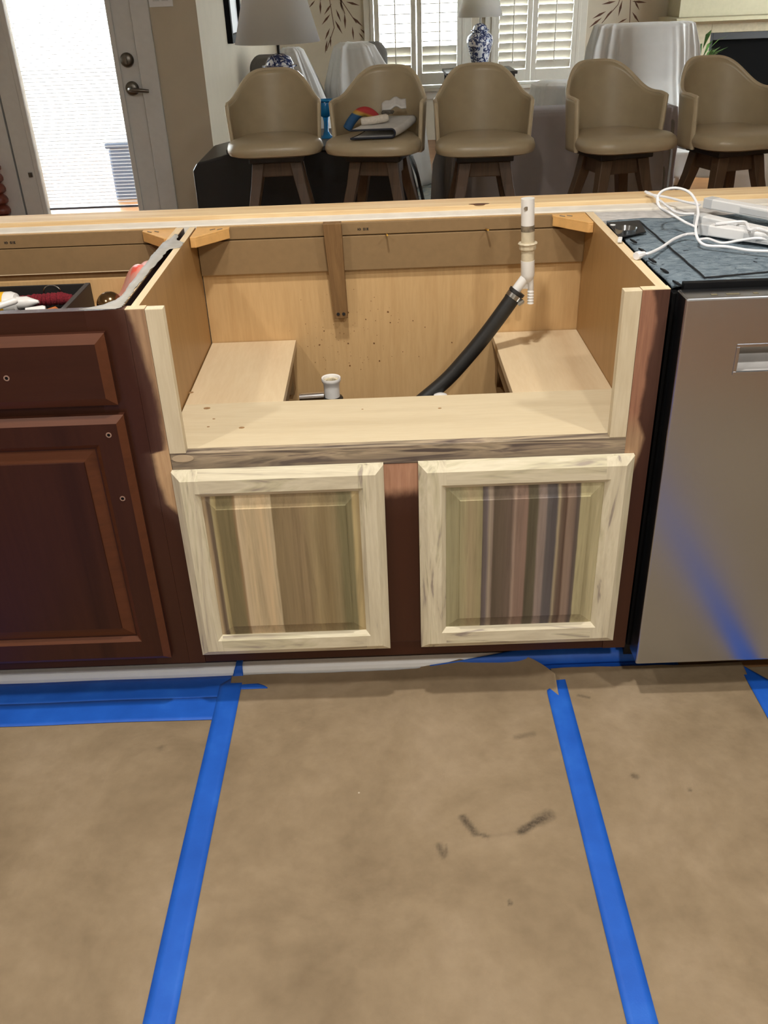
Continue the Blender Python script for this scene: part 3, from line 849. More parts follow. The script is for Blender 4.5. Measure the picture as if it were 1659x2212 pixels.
def raised_door(root, name, x0, x1, z0, z1, st, rl, mframe, mpanel, yf=-.0205, yb=-.0005, edge=None, edgew=.0155):
    """one door: mitred outer bevel, flat frame, inner bevel, raised centre panel"""
    mb = MB()
    def ring(prof, seli=None):
        pass
    # frame cross-section from outer edge inwards: (inset, y)
    prof = [(0, yb), (0, yf+.010), (edgew, yf), (st-.009, yf), (st, yf+.008), (st, yb)]
    n = len(prof)
    rs = rl/st
    def P(ins, y):
        iz = ins*rs if ins > edgew else ins
        return [(x0+ins, y, z0+iz), (x1-ins, y, z0+iz), (x1-ins, y, z1-iz), (x0+ins, y, z1-iz)]
    vs = []
    for ins, y in prof: vs += P(ins, y)
    for i in range(n-1):
        mb.mat(1 if i in (1, 3) and edge else 0)
        for k_ in range(4):
            mb.add([vs[i*4+k_], vs[i*4+(k_+1) % 4], vs[(i+1)*4+(k_+1) % 4], vs[(i+1)*4+k_]], [(0, 1, 2, 3)])
    # weld
    mb2 = mb
    ob = mb2.build(name, [mframe, edge or mframe], root)
    bmm = bmesh.new(); bmm.from_mesh(ob.data); bmesh.ops.remove_doubles(bmm, verts=bmm.verts, dist=1e-5); bmesh.ops.recalc_face_normals(bmm, faces=bmm.faces); bmm.to_mesh(ob.data); bmm.free()
    pm = MB()
    a, b, c_, d_ = x0+st-.001, x1-st+.001, z0+rl-.001, z1-rl+.001
    sl = .026
    prof = [(0, yb), (0, yf+.009), (.004, yf+.009), (sl, yf+.0030), (sl+.0008, yf+.0005)]
    vs = []
    for ins, y in prof: vs += [(a+ins, y, c_+ins), (b-ins, y, c_+ins), (b-ins, y, d_-ins), (a+ins, y, d_-ins)]
    fs = [(i*4+k_, i*4+(k_+1) % 4, (i+1)*4+(k_+1) % 4, (i+1)*4+k_) for i in range(len(prof)-1) for k_ in range(4)]
    L = (len(prof)-1)*4
    if edge:
        pm.mat(0).add(vs, [f_ for i, f_ in enumerate(fs) if i//4 != 2]+[(L, L+1, L+2, L+3)])
        pm.mat(1).add(vs, [f_ for i, f_ in enumerate(fs) if i//4 == 2])
    else:
        pm.add(vs, fs+[(L, L+1, L+2, L+3)])
    pm.build('raised_panel', [mpanel, edge or mpanel], ob)
    return ob

LT, CR, OL, OLB, GRN = (206, 176, 132), (200, 186, 144), (150, 134, 96), (146, 126, 94), (122, 120, 92)
s1 = [(-.385, (184, 168, 136)), (-.371, (180, 158, 124)), (-.3665, (116, 100, 82)), (-.361, (126, 110, 88)), (-.359, (190, 176, 132)), (-.352, (168, 152, 108)), (-.3495, (122, 110, 78)), (-.322, (128, 116, 82)), (-.3165, (152, 126, 92)), (-.3135, (204, 184, 150)),
      (-.296, (206, 184, 146)), (-.285, (198, 178, 142)), (-.266, (204, 180, 142)), (-.2485, (198, 180, 146)), (-.2465, (140, 122, 90)), (-.195, (150, 130, 98)), (-.170, (158, 140, 104)), (-.150, (140, 122, 88)), (-.132, (150, 134, 100)), (-.118, (124, 116, 84)), (-.098, (132, 124, 92)), (-.094, (186, 168, 124)), (-.075, (178, 158, 118))]
s2 = [(.075, (164, 158, 124)), (.107, (156, 148, 114)), (.118, (170, 158, 122)), (.125, (164, 148, 116)), (.149, (156, 146, 110)), (.1505, (96, 86, 80)), (.158, (108, 98, 98)), (.164, (158, 144, 126)), (.169, (142, 126, 112)), (.1715, (92, 80, 66)), (.190, (104, 90, 76)), (.205, (110, 94, 82)), (.211, (160, 138, 122)), (.215, (134, 112, 98)), (.233, (138, 114, 100)),
      (.2365, (90, 82, 64)), (.253, (96, 88, 70)), (.2575, (146, 130, 120)), (.270, (138, 124, 116)), (.273, (96, 90, 88)), (.289, (88, 82, 82)), (.2935, (164, 150, 122)), (.298, (110, 94, 80)), (.307, (92, 72, 60)), (.311, (140, 120, 104)), (.322, (136, 116, 102)), (.327, (92, 80, 74)), (.332, (100, 90, 80)), (.334, (178, 168, 130)), (.350, (166, 156, 120)), (.366, (184, 174, 138))]
raised_door(cab, 'door', -.4245, -.0340, .142, .571, .048, .052, poplar_frame('poplar_door_frame_plain', -.229, .147, 0), panel_mat('poplar_panel_olive', -.385, -.07, s1))
raised_door(cab, 'door', .0300, .4275, .142, .571, .051, .052, poplar_frame('poplar_door_frame_pink', .2287, .147, 5), panel_mat('poplar_panel_striped', .074, .38, s2))
for d_, lb in zip([c_ for c_ in cab.children if c_.name.startswith('door')], ('raw poplar door with broad olive and tan panel boards', 'raw poplar door with a panel of narrow dark stripes')):
    d_['label'] = lb
for c_ in cab.children:
    if c_.name.startswith('filler_strip'): c_['label'] = 'pale new wood strip'
    if c_.name.startswith('wood_stick'): c_['label'] = 'brown scrap wood stick'

# ------------------------------------------------------------------ left base cabinet
lc = thing('base_cabinet', 'dark cherry base cabinet with one drawer and one door left of the sink cabinet', 'cabinet', (-.76, 0, 0))
x0, x1 = -1.06, -.4575
MB().mat(0).box(-.481, -.464, .019, .590, .10, H-.0005).mat(1).box(-.481, -.464, .019, .590, H-.0005, H).mat(2).box(-.4641, -.4632, .019, .590, .10, H-.002).build('side_panel', [M['maple_side'], M['raw_edge'], M['toe']], lc)  # dark outer skin puts the shade of the cabinet gap into colour
MB().box(x0, x0+.016, .019, .590, .10, H).build('side_panel', M['maple_side'], lc)
MB().box(x0+.016, -.481, .5905, .600, .10, .875).build('back_panel', M['maple_in'], lc)
MB().mat(0).box(x0+.016, -.481, .574, .5905, .790, .8445).mat(1).box(x0+.016, -.481, .574, .5905, .788, .790).build('nailer_board', [M['mdf'], M['raw_edge']], lc)
MB().box(x0+.016, -.481, .582, .5905, .847, .874).build('top_back_rail', M['mdf'], lc)
corner(-1, -.479, lc)
stamp(lc, -.868, .862, .582)
def lc_frame():
    t = NT('cherry_with_sanded_edge', .34, 0, .5)
    return t
ff = frame_mat('left')
# object space is offset by the cabinet's base, so shift the texture back
for nd in list(ff.node_tree.nodes):
    if nd.type == 'TEX_COORD':
        mp = ff.node_tree.nodes.new('ShaderNodeMapping'); mp.inputs['Location'].default_value = (-.76, 0, 0)
        for l_ in list(nd.outputs['Object'].links):
            tgt = l_.to_socket; ff.node_tree.links.remove(l_); ff.node_tree.links.new(mp.outputs[0], tgt)
        ff.node_tree.links.new(nd.outputs['Object'], mp.inputs[0])
ff.name = 'sanded_cherry_edge'
MB().box(-.525, -.4575, .0002, .019, .114, H).build('stile', ff, lc)
MB().box(x0, -.525, .0002, .019, .846-.03, H).build('top_rail', M['cherry_h'], lc)
MB().box(x0, -.525, .0002, .019, .672, .722).build('middle_rail', M['cherry_h'], lc)
MB().box(x0, -.525, .0002, .019, .114, .150).build('bottom_rail', M['cherry_h'], lc)
MB().box(x0, x0+.04, .0002, .019, .15, .846).build('stile', M['cherry'], lc)
MB().box(x0, -.457, .100, .115, 0, .10).build('toe_kick', M['toe'], lc)
# drawer: slab front with bevelled edge, box behind
dr = MB()
a, b, c_, d_ = -1.03, -.4955, .709, .8405
prof = [(0, -.0005), (0, -.011), (.0165, -.0205)]
vs = []
for ins, y in prof: vs += [(a+ins, y, c_+ins), (b-ins, y, c_+ins), (b-ins, y, d_-ins), (a+ins, y, d_-ins)]
fs = [(i*4+k_, i*4+(k_+1) % 4, (i+1)*4+(k_+1) % 4, (i+1)*4+k_) for i in range(2) for k_ in range(4)]
dr.mat(0).add(vs, fs[:4]+[(8, 9, 10, 11), (3, 2, 1, 0)]).mat(1).add(vs, fs[4:])
dro = dr.build('drawer', [M['cherry_h'], M['cherry_edge']], lc)
bx = MB()
bx.box(-1.02, -.515, .02, .52, .730, .736).box(-1.02, -.515, .508, .52, .736, .79).box(-1.02, -1.008, .02, .508, .736, .80).box(-.527, -.515, .02, .508, .736, .80).box(-1.008, -.527, .02, .032, .736, .80)
bx.build('drawer_box', M['maple_in'], dro)
def hole(parent, x, z, y=-.0206):
    s2 = MB(); seg = 14; ro, ri = .0052, .003
    vs = [(x+r_*math.cos(2*math.pi*i/seg), y, z+r_*math.sin(2*math.pi*i/seg)) for r_ in (ro, ri) for i in range(seg)]
    vs2 = [(p[0], y-.0006, p[2]) for p in vs]
    s2.mat(0).add(vs+vs2, [(2*seg+i, 2*seg+(i+1) % seg, 3*seg+(i+1) % seg, 3*seg+i) for i in range(seg)]+[(i, (i+1) % seg, 2*seg+(i+1) % seg, 2*seg+i) for i in range(seg)])
    s2.mat(1).add(vs2[seg:], [list(range(seg))])
    s2.build('handle_hole', [plain('chipped_edge', (150, 120, 104), .7), M['black']], parent)
hole(dro, -.674, .770)
rd = raised_door(lc, 'door', -1.03, -.490, .138, .690, .060, .062, M['cherry'], M['cherry'], edge=M['cherry_edge'], edgew=.013)
hole(rd, -.520, .656); hole(rd, -.519, .526)

# things in the open drawer
tr = thing('organizer_tray', 'black open organizer tray lying in the left cabinet drawer', 'tray', (-.75, .35, .737))
q = MB(); tx0, tx1, ty0, ty1, tz0, tz1 = -.98, -.655, .262, .462, .737, .795
q.box(tx0, tx1, ty0, ty1, tz0, tz0+.004).box(tx0, tx0+.004, ty0, ty1, tz0, tz1).box(tx1-.011, tx1, ty0, ty1, tz0, tz1).box(tx0, tx1, ty0, ty0+.004, tz0, tz1-.012).box(tx0, tx1, ty1-.004, ty1, tz0, tz1)
q.build('tray_body', M['tray'], tr, bevel=.001)
MB().box(tx1-.0105, tx1-.0005, ty0+.001, ty1-.001, tz1, tz1+.001).build('tray_rim', plain('grey_rim', (74, 70, 68), .6), tr)  # thin lighter grey strip on top of the right wall
gl = thing('glue_bottle', 'yellow and white glue bottle with pointed nozzle lying in the black tray', 'bottle', (-.83, .38, .775))
def along(c, d, prof, seg=20):
    d = Vector(d).normalized(); c = Vector(c)
    return [c+d*t for r_, t in prof], [r_ for r_, t in prof]
mb = MB(); mb.tube(*along((-.905, .376, .781), (1, -.05, .03), [(.018, 0), (.024, .01), (.024, .10)]), seg=20); mb.build('bottle_body', plain('yellow_label', (232, 178, 40), .4), gl, smooth=True)
mb = MB(); mb.tube(*along((-.807, .371, .784), (1, -.05, .03), [(.024, 0), (.024, .012), (.020, .022), (.0125, .024), (.0125, .044), (.009, .052), (.003, .068)]), seg=20); mb.build('cap', M['white_pvc'], gl, smooth=True)
mb = MB()
rnd = random.Random(5)
pth = spline([(-.82, .43, .765), (-.78, .42, .773), (-.74, .412, .777), (-.70, .414, .777), (-.680, .42, .765)], 14)
mb.tube(pth, [.011+.003*rnd.random() for _ in pth], 14)
tag(mb.build('fuzzy_trim', plain('red_fuzz', (110, 18, 30), .95, var=.4, sc=300, bump=1), smooth=True), 'dark red fuzzy strip lying across the black tray', 'trim')
mb = MB(); mb.tube([(-.735+.018*math.cos(a), .445, .784+.014*math.sin(a)) for a in [i*math.pi/14 for i in range(29)]], .0013, 8)
tag(mb.build('metal_ring', M['chrome']), 'thin silver ring standing in the black tray behind the red fuzzy strip', 'ring')
mb = MB(); mb.tube([(-.86, .27, .788), (-.765, .312, .806), (-.760, .314, .806)], [.006, .007, .004], 12)
tag(mb.build('white_stick', M['white_pvc'], smooth=True), 'white plastic stick resting on the front of the black tray', 'stick')
mb = MB(); mb.tube([(-.735, .282, .791), (-.703, .288, .793), (-.698, .289, .793)], [.009, .009, .007], 12)
tag(mb.build('white_plug', M['white_pvc'], smooth=True), 'stubby white plastic piece in front of the white stick in tray', 'plug')
mb = MB(); mb.tube([(-.698, .276, .790), (-.674, .278, .793), (-.669, .279, .792)], [.006, .009, .004], 12)
tag(mb.build('cork', plain('orange_cork', (176, 98, 44), .7, var=.2), smooth=True), 'small orange brown cork at the front of the black tray', 'cork')
mb = MB(); mb.grid(lambda u, v: (-.86+.16*u, .265+.035*v, .783+.012*math.sin(u*9)*math.cos(v*5)), 20, 8)
tag(mb.build('grey_rag', plain('blue_grey_rag', (110, 122, 140), .9), smooth=True, solid=.002), 'blue grey rag bunched at the front of the black tray', 'rag')
kb = thing('brass_knob', 'round dark brass knob beside the black tray', 'knob', (-.569, .322, .737))
mb = MB(); mb.lathe((-.577, .318, .789), [(.001, -.027)]+[(.0265*math.cos(a), .0265*math.sin(a)) for a in [math.radians(d_) for d_ in range(-70, 90, 10)]]+[(.001, .0266)], 28)
mb.build('ball', plain('aged_brass', (140, 116, 84), .16, 1), kb, smooth=True)
MB().lathe((-.577, .318, .737), [(.018, 0), (.018, .006), (.008, .010), (.008, .030)], 20).build('stem', plain('aged_brass_stem', (140, 116, 84), .25, 1), kb, smooth=True)
mb = MB()
def bag(u, v):
    x = -.60+.118*u; y = .27+.24*v
    z = .742+.022*v+.115*u**.5*math.sin(math.pi*min(1, v*.55+.28))+.010*math.sin(9*u+5*v)+.006*math.sin(23*u*v+3)
    return x, y, z
mb.grid(bag, 30, 30)
def bagm():
    t = NT('pink_plastic', .35); t.color(t.ramp(t.noise(sc=26, detail=3), [(.42, lin((218, 160, 148))), (.58, lin((224, 140, 126))), (.68, lin((236, 90, 72)))])); return t.m
tag(mb.build('plastic_bag', bagm(), smooth=True, solid=.001), 'crumpled pink plastic bag behind the brass knob in the drawer', 'bag')
# grey tape along the cabinet joint
mb = MB()
tp = [(.520, -.470, -.462), (.470, -.474, -.457), (.440, -.480, -.436), (.405, -.482, -.437), (.395, -.482, -.459), (.33, -.482, -.459), (.22, -.481, -.4635), (.14, -.480, -.465), (.08, -.478, -.465), (.045, -.483, -.464), (.020, -.496, -.4625), (.006, -.520, -.464), (-.001, -.538, -.474)]
rows = []
for i in range(len(tp)-1):
    for k_ in range(6):
        t_ = k_/6; y, l_, r_ = [tp[i][j]*(1-t_)+tp[i+1][j]*t_ for j in range(3)]
        rows.append((y, l_+.0006*math.sin(i*40+k_*9), r_+.0014*math.sin(i*13+k_*17)))
vs = []
for y, l_, r_ in rows:
    for u in (0, .5, 1):
        vs.append((l_+(r_-l_)*u, y, .8772+.0008*math.sin(y*60)+.0012*(1-u)))
mb.add(vs, [(i*3+k_, i*3+k_+1, i*3+k_+4, i*3+k_+3) for i in range(len(rows)-1) for k_ in range(2)])
tag(mb.build('cloth_tape_strip', M['tape_grey'], smooth=True, solid=.0006, off=1), 'frayed grey tape strip over the joint between the two cabinets', 'tape')

# ------------------------------------------------------------------ plumbing in the sink cabinet
p = thing('tailpiece_pipe', 'white pipe with slip nut and barbed branch standing against the cabinet back', 'pipe', (.296, .47, .727))
PX, PY = .292, .470
def vx(z): return PX+(.870-z)*.045-.002
mb = MB(); mb.tube([(vx(z), PY, z) for z in (.935, .925, .880)], .0142, 24); mb.build('tailpiece', M['white_pvc'], p, smooth=True)
mb = MB(); seg = 14; c_ = Vector((vx(.918)-.005, PY-.0143, .917))
mb.add([(c_.x+.0055*math.cos(2*math.pi*i/seg), c_.y+abs(math.cos(2*math.pi*i/seg))*.0008, c_.z+.0042*math.sin(2*math.pi*i/seg)) for i in range(seg)], [list(range(seg))]); mb.build('pipe_hole', M['grime'], p)
mb = MB(); mb.tube([(vx(z), PY, z) for z in (.8805, .868)], .0145, 24); mb.build('grimy_ring', M['grime'], p, smooth=True)
mb = MB(); mb.tube([(vx(z), PY, z) for z in (.868, .800)], .0143, 24); mb.build('stained_pipe', M['stained_pvc'], p, smooth=True)
mb = MB(); mb.tube([(vx(z), PY, z) for z in (.8445, .842, .841, .832, .829)], [.0195, .0215, .0185, .0185, .0175], 12); mb.build('slip_nut', M['stained_pvc'], p, bevel=.0006)
mb = MB(); mb.tube([(vx(z), PY, z) for z in (.806, .775, .765, .757)], [.0149, .0149, .012, .005], 24)
mb.tube([(vx(.776), PY, .776), (vx(.76)-.018, PY-.001, .752), (vx(.76)-.036, PY-.002, .726)], .0105, 18)
z_ = .770; path, rad = [], []
path.append((vx(z_)+.006, PY, z_)); rad.append(.0068)
path.append((vx(z_)+.008, PY, .742)); rad.append(.0068)
for i in range(5):
    z1_ = .741-i*.0065
    path += [(vx(z_)+.008+.0002*i, PY, z1_), (vx(z_)+.008+.0002*i, PY, z1_-.0045), (vx(z_)+.008+.0002*i, PY, z1_-.0050)]; rad += [.0062, .0076, .0062]
mb.tube(path, rad, 18)
mb.prism([(vx(.76)-.020, .744), (vx(.76)+.006, .744), (vx(.76)+.006, .760), (vx(.76)-.004, .766)], 'y', PY-.002, PY+.002)
mb.build('branch_tee', M['white_pvc'], p, smooth=True)
h = thing('drain_hose', 'thick black rubber hose clamped to the white branch pipe', 'hose', (.16, .45, .5))
hp = spline([(.272, .468, .738), (.245, .464, .700), (.205, .460, .646), (.165, .455, .598), (.115, .448, .545), (.050, .435, .495), (-.01, .41, .455), (-.05, .38, .40)], 8)
mb = MB(); mb.tube(hp, .0168, 22); mb.build('hose', M['rubber'], h, smooth=True)
dv_ = (Vector((.245, .464, .700))-Vector((.272, .468, .738))).normalized()
c0 = Vector((.272, .468, .738))
mb = MB(); mb.tube([c0+dv_*t for t in (-.003, .004)], .0185, 22); mb.tube([c0+dv_*t for t in (.017, .021)], .0174, 22); mb.build('hose_collar', M['rubber'], h, smooth=True)
mb = MB(); mb.tube([c0+dv_*t for t in (.006, .016)], .0178, 28)
b_ = c0+dv_*.012+Vector((.012, -.012, -.008))
mb.tube([b_+Vector((-.004, -.003, -.006)), b_+Vector((.008, -.003, .003))], .0040, 8)
mb.obox(b_+Vector((.002, -.001, -.002)), (.8, 0, .5), (0, 1, 0), (-.5, 0, .8), .006, .005, .004)
mb.build('hose_clamp', M['steel'], h, smooth=False)
d_ = thing('standpipe', 'short white pipe with flared rim and black collar in the cabinet', 'pipe', (-.147, .42, .45))
mb = MB(); mb.lathe((-.146, .42, .40), [(.0175, 0), (.0178, .150), (.0185, .160), (.0215, .165), (.0225, .170), (.0215, .1735), (.0185, .172), (.0165, .164), (.016, .10), (.001, .10)], 32, caps=False); mb.build('pipe_body', M['white_pvc'], d_, smooth=True)
mb = MB(); mb.lathe((-.146, .42, .40), [(.0165, .161), (.0168, .167), (.012, .166), (.011, .158)], 32, caps=False); mb.build('inner_grime', plain('pipe_residue', (196, 184, 156), .8, var=.3, sc=150), d_)
mb = MB(); mb.lathe((-.146, .42, .485), [(.0245, 0), (.0245, .040), (.019, .043)], 10); mb.build('collar', M['black_rim'], d_)
mb = MB(); mb.tube([(-.220, .42, .525), (-.164, .42, .527)], .0125, 20)
mb.build('drain_arm', M['chrome'], d_, smooth=True)['label'] = 'shiny metal drain arm'
mb = MB(); mb.lathe((.100, .42, .500), [(.017, -.1), (.018, .014), (.015, .021), (.007, .0245), (.001, .025)], 24)
tag(mb.build('valve_cap', M['white_pvc'], smooth=True), 'white rounded cap just visible beside the lower end of black hose', 'cap')

# ------------------------------------------------------------------ dishwasher
dw = thing('dishwasher', 'stainless steel dishwasher with pocket handle at the right edge', 'dishwasher', (.775, .25, 0))
dx0, dx1 = .474, 1.075
MB().box(dx0-.006, dx1, .0225, .575, .10, .862).build('tub', M['black'], dw, bevel=.002)
MB().box(dx0+.01, dx1, .085, .10, .0, .10).build('toe_panel', M['black_in'], dw)
# door with a pocket handle recess
hx0, hx1, hz0, hz1 = .5755, .78, .7365, .7815
yf = -.033
df = MB()
g_x = [dx0, hx0, hx1, dx1]; g_z = [.094, hz0, hz1, .868]
for i in range(3):
    for j in range(3):
        if i == 1 and j == 1: continue
        df.box(g_x[i], g_x[i+1], yf, .021, g_z[j], g_z[j+1])
ob = df.build('door', M['stainless'], dw)
bmm = bmesh.new(); bmm.from_mesh(ob.data); bmesh.ops.remove_doubles(bmm, verts=bmm.verts, dist=1e-5)
seen = {}
for f_ in bmm.faces: seen.setdefault(tuple(sorted(v_.index for v_ in f_.verts)), []).append(f_)
bmesh.ops.delete(bmm, geom=[f_ for k_ in seen.values() if len(k_) > 1 for f_ in k_], context='FACES')
bmesh.ops.recalc_face_normals(bmm, faces=bmm.faces); bmesh.ops.dissolve_limit(bmm, angle_limit=.01, verts=bmm.verts, edges=bmm.edges)
bmm.to_mesh(ob.data); bmm.free()
md = ob.modifiers.new('bevel', 'BEVEL'); md.width = .004; md.segments = 3; md.limit_method = 'ANGLE'
# recess
rc = MB(); seg = 14
pr = [(yf+.001, hz1), (-.004, hz1), (.004, hz1-.006)]+[(.004-.031*(t/seg)**1.8, hz1-.010-(hz1-hz0-.012)*(t/seg)) for t in range(seg+1)]+[(yf+.001, hz0)]
rc.add([(hx0, y, z) for y, z in pr]+[(hx1, y, z) for y, z in pr], [(i, i+1, len(pr)+i+1, len(pr)+i) for i in range(len(pr)-1)])
rc.add([(hx0, y, z) for y, z in pr], [list(range(len(pr)))]); rc.add([(hx1, y, z) for y, z in pr], [list(range(len(pr)))])
ho = rc.build('handle_pocket', plain('satin_steel', (196, 194, 192), .5, .55), ob, smooth=True)
rim = MB(); wv = .005
rim.box(hx0-wv, hx1+wv, yf-.0012, yf+.002, hz1-.001, hz1+wv).box(hx0-wv, hx1+wv, yf-.0025, yf+.002, hz0-wv, hz0+.001).box(hx0-wv, hx0+.001, yf-.0018, yf+.002, hz0, hz1).box(hx1-.001, hx1+wv, yf-.0018, yf+.002, hz0, hz1)
rim.build('handle_rim', M['stainless'], ob, bevel=.0008)
MB().box(dx0+.012, dx1, .0225, .036, .858, .8775).build('black_top_trim', M['black'], dw, bevel=.001)
mk = plain('olive_print', (112, 106, 84), .6)
for x_, w_ in ((.545, .022), (.52, .010), (.63, .02), (.59, .008)):
    MB().box(x_, x_+w_, -.020, -.012, .8681, .8684).build('control_mark', mk, ob)
# felt blanket
fb = MB()
def felt(u, v):
    x = .470+(dx1-.470)*u; y = .040+.483*v
    z = .8735+.0018*math.sin(26*x+11*y)*math.sin(19*y)+.0012*math.sin(61*x-37*y)
    ex = .470-.0+.004*math.sin(40*y)
    if u < .04: z -= .004*(1-u/.04)
    if v < .03: y -= .004*math.sin(45*x)
    return x, y, z
fb.grid(felt, 70, 60)
fo = fb.build('felt_blanket', M['felt'], dw, smooth=True, solid=.006)
for px, py in ((1367, 520), (1386, 540), (1408, 562), (1434, 584), (1461, 611)):
    c_ = at(px, py, z=.8765); sl = MB()
    sl.prism([(c_.x-.002, c_.y+.016), (c_.x+.0035, c_.y+.004), (c_.x+.005, c_.y-.014), (c_.x+.0005, c_.y-.006)], 'z', .874, .8772)
    sl.build('slot', M['slot'], fo)
ln = MB()
a_, b_, c_ = at(1381, 478, z=.8775), at(1523, 600, z=.8775), at(1720, 582, z=.8775)
pth = [a_.lerp(b_, i/14)+Vector((.0007*math.sin(i*2.1), 0, 0)) for i in range(15)]+[b_.lerp(c_, i/14)+Vector((0, .0007*math.sin(i*2.7), 0)) for i in range(1, 15)]
ln.tube(pth, .0017, 6); ln.build('stitched_groove', M['slot'], fo)
# bare corner: bracket, dark recess and clear cup
bk = MB()
c1, c2, c3, c4 = [at(*q_, z=.8785) for q_ in ((1312, 480), (1382, 475), (1396, 500), (1338, 512))]
bk.prism([(c1.x, c1.y), (c2.x, c2.y), (c3.x, c3.y), (c4.x, c4.y)], 'z', .876, .8785)
bko = bk.build('mounting_bracket', M['black_in'], dw, bevel=.0006)
c_ = at(1324, 486, z=.879); mb = MB(); mb.lathe((c_.x, c_.y, .8785), [(.0055, 0), (.0055, .0014)], 14); mb.build('bracket_screw', M['led'], bko)
c_ = at(1352, 497, z=.885); mb = MB(); mb.lathe((c_.x, c_.y, .8795), [(.020, 0), (.023, .010), (.0225, .010), (.019, .001)], 24, caps=False); 
tag(mb.build('clear_cup', M['film'], smooth=True), 'clear round plastic lid lying on the black bracket behind the dishwasher', 'lid')
c_ = at(1339, 520, z=.880); mb = MB(); mb.obox((c_.x, c_.y, .882), (.3, 1, 0), (1, -.3, 0), (0, 0, 1), .012, .004, .003)
tag(mb.build('foam_piece', M['led'], bevel=.001), 'small whitish plastic piece beside the clear lid', 'scrap')
# rough plaster strip behind the dishwasher
struct(MB().box(.458, 2.6, .5245, .6015, .80, .8725).build('trim_5', M['grey_plaster'], bevel=.002))
# under-cabinet light bars
def bar(pa, pb, z, label, grey=False, lens=True, w_=.0135, hh=.0105):
    a_, b_ = Vector((pa[0], pa[1], z)), Vector((pb[0], pb[1], z))
    d2 = (b_-a_).normalized(); L_ = .46
    n2 = Vector((-d2.y, d2.x, 0))
    r_ = thing('light_bar', label, 'light bar', a_+d2*L_/2-Vector((0, 0, hh)), 'white under-cabinet light bars')
    c2 = a_+d2*L_/2
    MB().obox(c2, d2, n2, (0, 0, 1), L_/2, w_, hh).build('housing', M['led'], r_, bevel=.0025)
    MB().obox(c2+d2*.03+Vector((0, 0, 0))-n2*(w_+.0004), d2, n2, (0, 0, 1), L_/2-.05, .0006, hh*.55).build('lens', M['led_grey'], r_)
    MB().obox(a_-d2*.003, d2, n2, (0, 0, 1), .012, w_*1.03, hh*1.03).build('end_cap', M['led_grey'], r_, bevel=.002)
    return r_
a_ = at(1529, 494, z=.890); b_ = at(1659, 513, z=.890)
bar(a_, b_, .8895, 'nearest white light bar on the blue felt, cord coiled on it')
a_ = at(1521, 464, z=.900); b_ = at(1659, 494, z=.900)
bar(a_, b_, .8897, 'middle white light bar of the three on the blue felt')
a_ = at(1540, 437, z=.900); b_ = at(1659, 459, z=.900)
bar(a_, b_, .8985, 'farthest white light bar, resting over the bar ledge edge')
def cord(pts, label, r_=.0027, plug=False):
    o_ = thing('power_cord', label, 'cord', Vector(pts[0]), 'white power cords of the light bars')
    MB().tube(spline(pts, 9), r_, 8).build('cable', M['cord'], o_, smooth=True)
    return o_
c1 = cord([at(1391, 548, z=.884), at(1403, 547, z=.884), at(1430, 534, z=.882), at(1455, 517, z=.882), at(1480, 507, z=.884), at(1500, 505, z=.888)], 'short white cord ending in a plug on the cabinet side panel', .0030)
a_, b_ = at(1374, 553, z=.884), at(1392, 548, z=.884)
MB().tube([a_, a_.lerp(b_, .45), a_.lerp(b_, .5), b_], [.0075, .0075, .0062, .0045], 10).build('plug', M['plug'], c1, smooth=False, bevel=.0006)
cord([at(1502, 490, z=.893), at(1480, 480, z=.899), at(1447, 460, z=.912), at(1425, 447, z=.925), at(1420, 428, z=.935), at(1432, 412, z=.945), at(1458, 406, z=.950), at(1485, 413, z=.945), at(1502, 432, z=.935), at(1508, 460, z=.922), at(1503, 490, z=.910), at(1507, 515, z=.895), at(1525, 530, z=.885), at(1570, 533, z=.884), at(1620, 541, z=.884), at(1680, 543, z=.884)], 'white cord rising in a tall upright loop left of the light bars')
cord([at(1512, 443, z=.898), at(1480, 436, z=.898), at(1440, 426, z=.897), at(1405, 420, z=.897), at(1394, 414, z=.897), at(1410, 421, z=.897), at(1440, 444, z=.894), at(1465, 460, z=.890), at(1500, 462, z=.890)], 'white cord bent back on itself across the bar ledge')
cord([at(1545, 484, z=.904), at(1580, 480, z=.905), at(1610, 480, z=.906), at(1619, 496, z=.905), at(1640, 494, z=.905), at(1690, 512, z=.904)], 'white cord coiled on top of the nearest light bar')
cord([at(1508, 518, z=.883), at(1530, 516, z=.884), at(1560, 525, z=.884), at(1600, 519, z=.888), at(1640, 515, z=.890), at(1690, 525, z=.886)], 'white cord looping along the front of the nearest light bar', .0026)

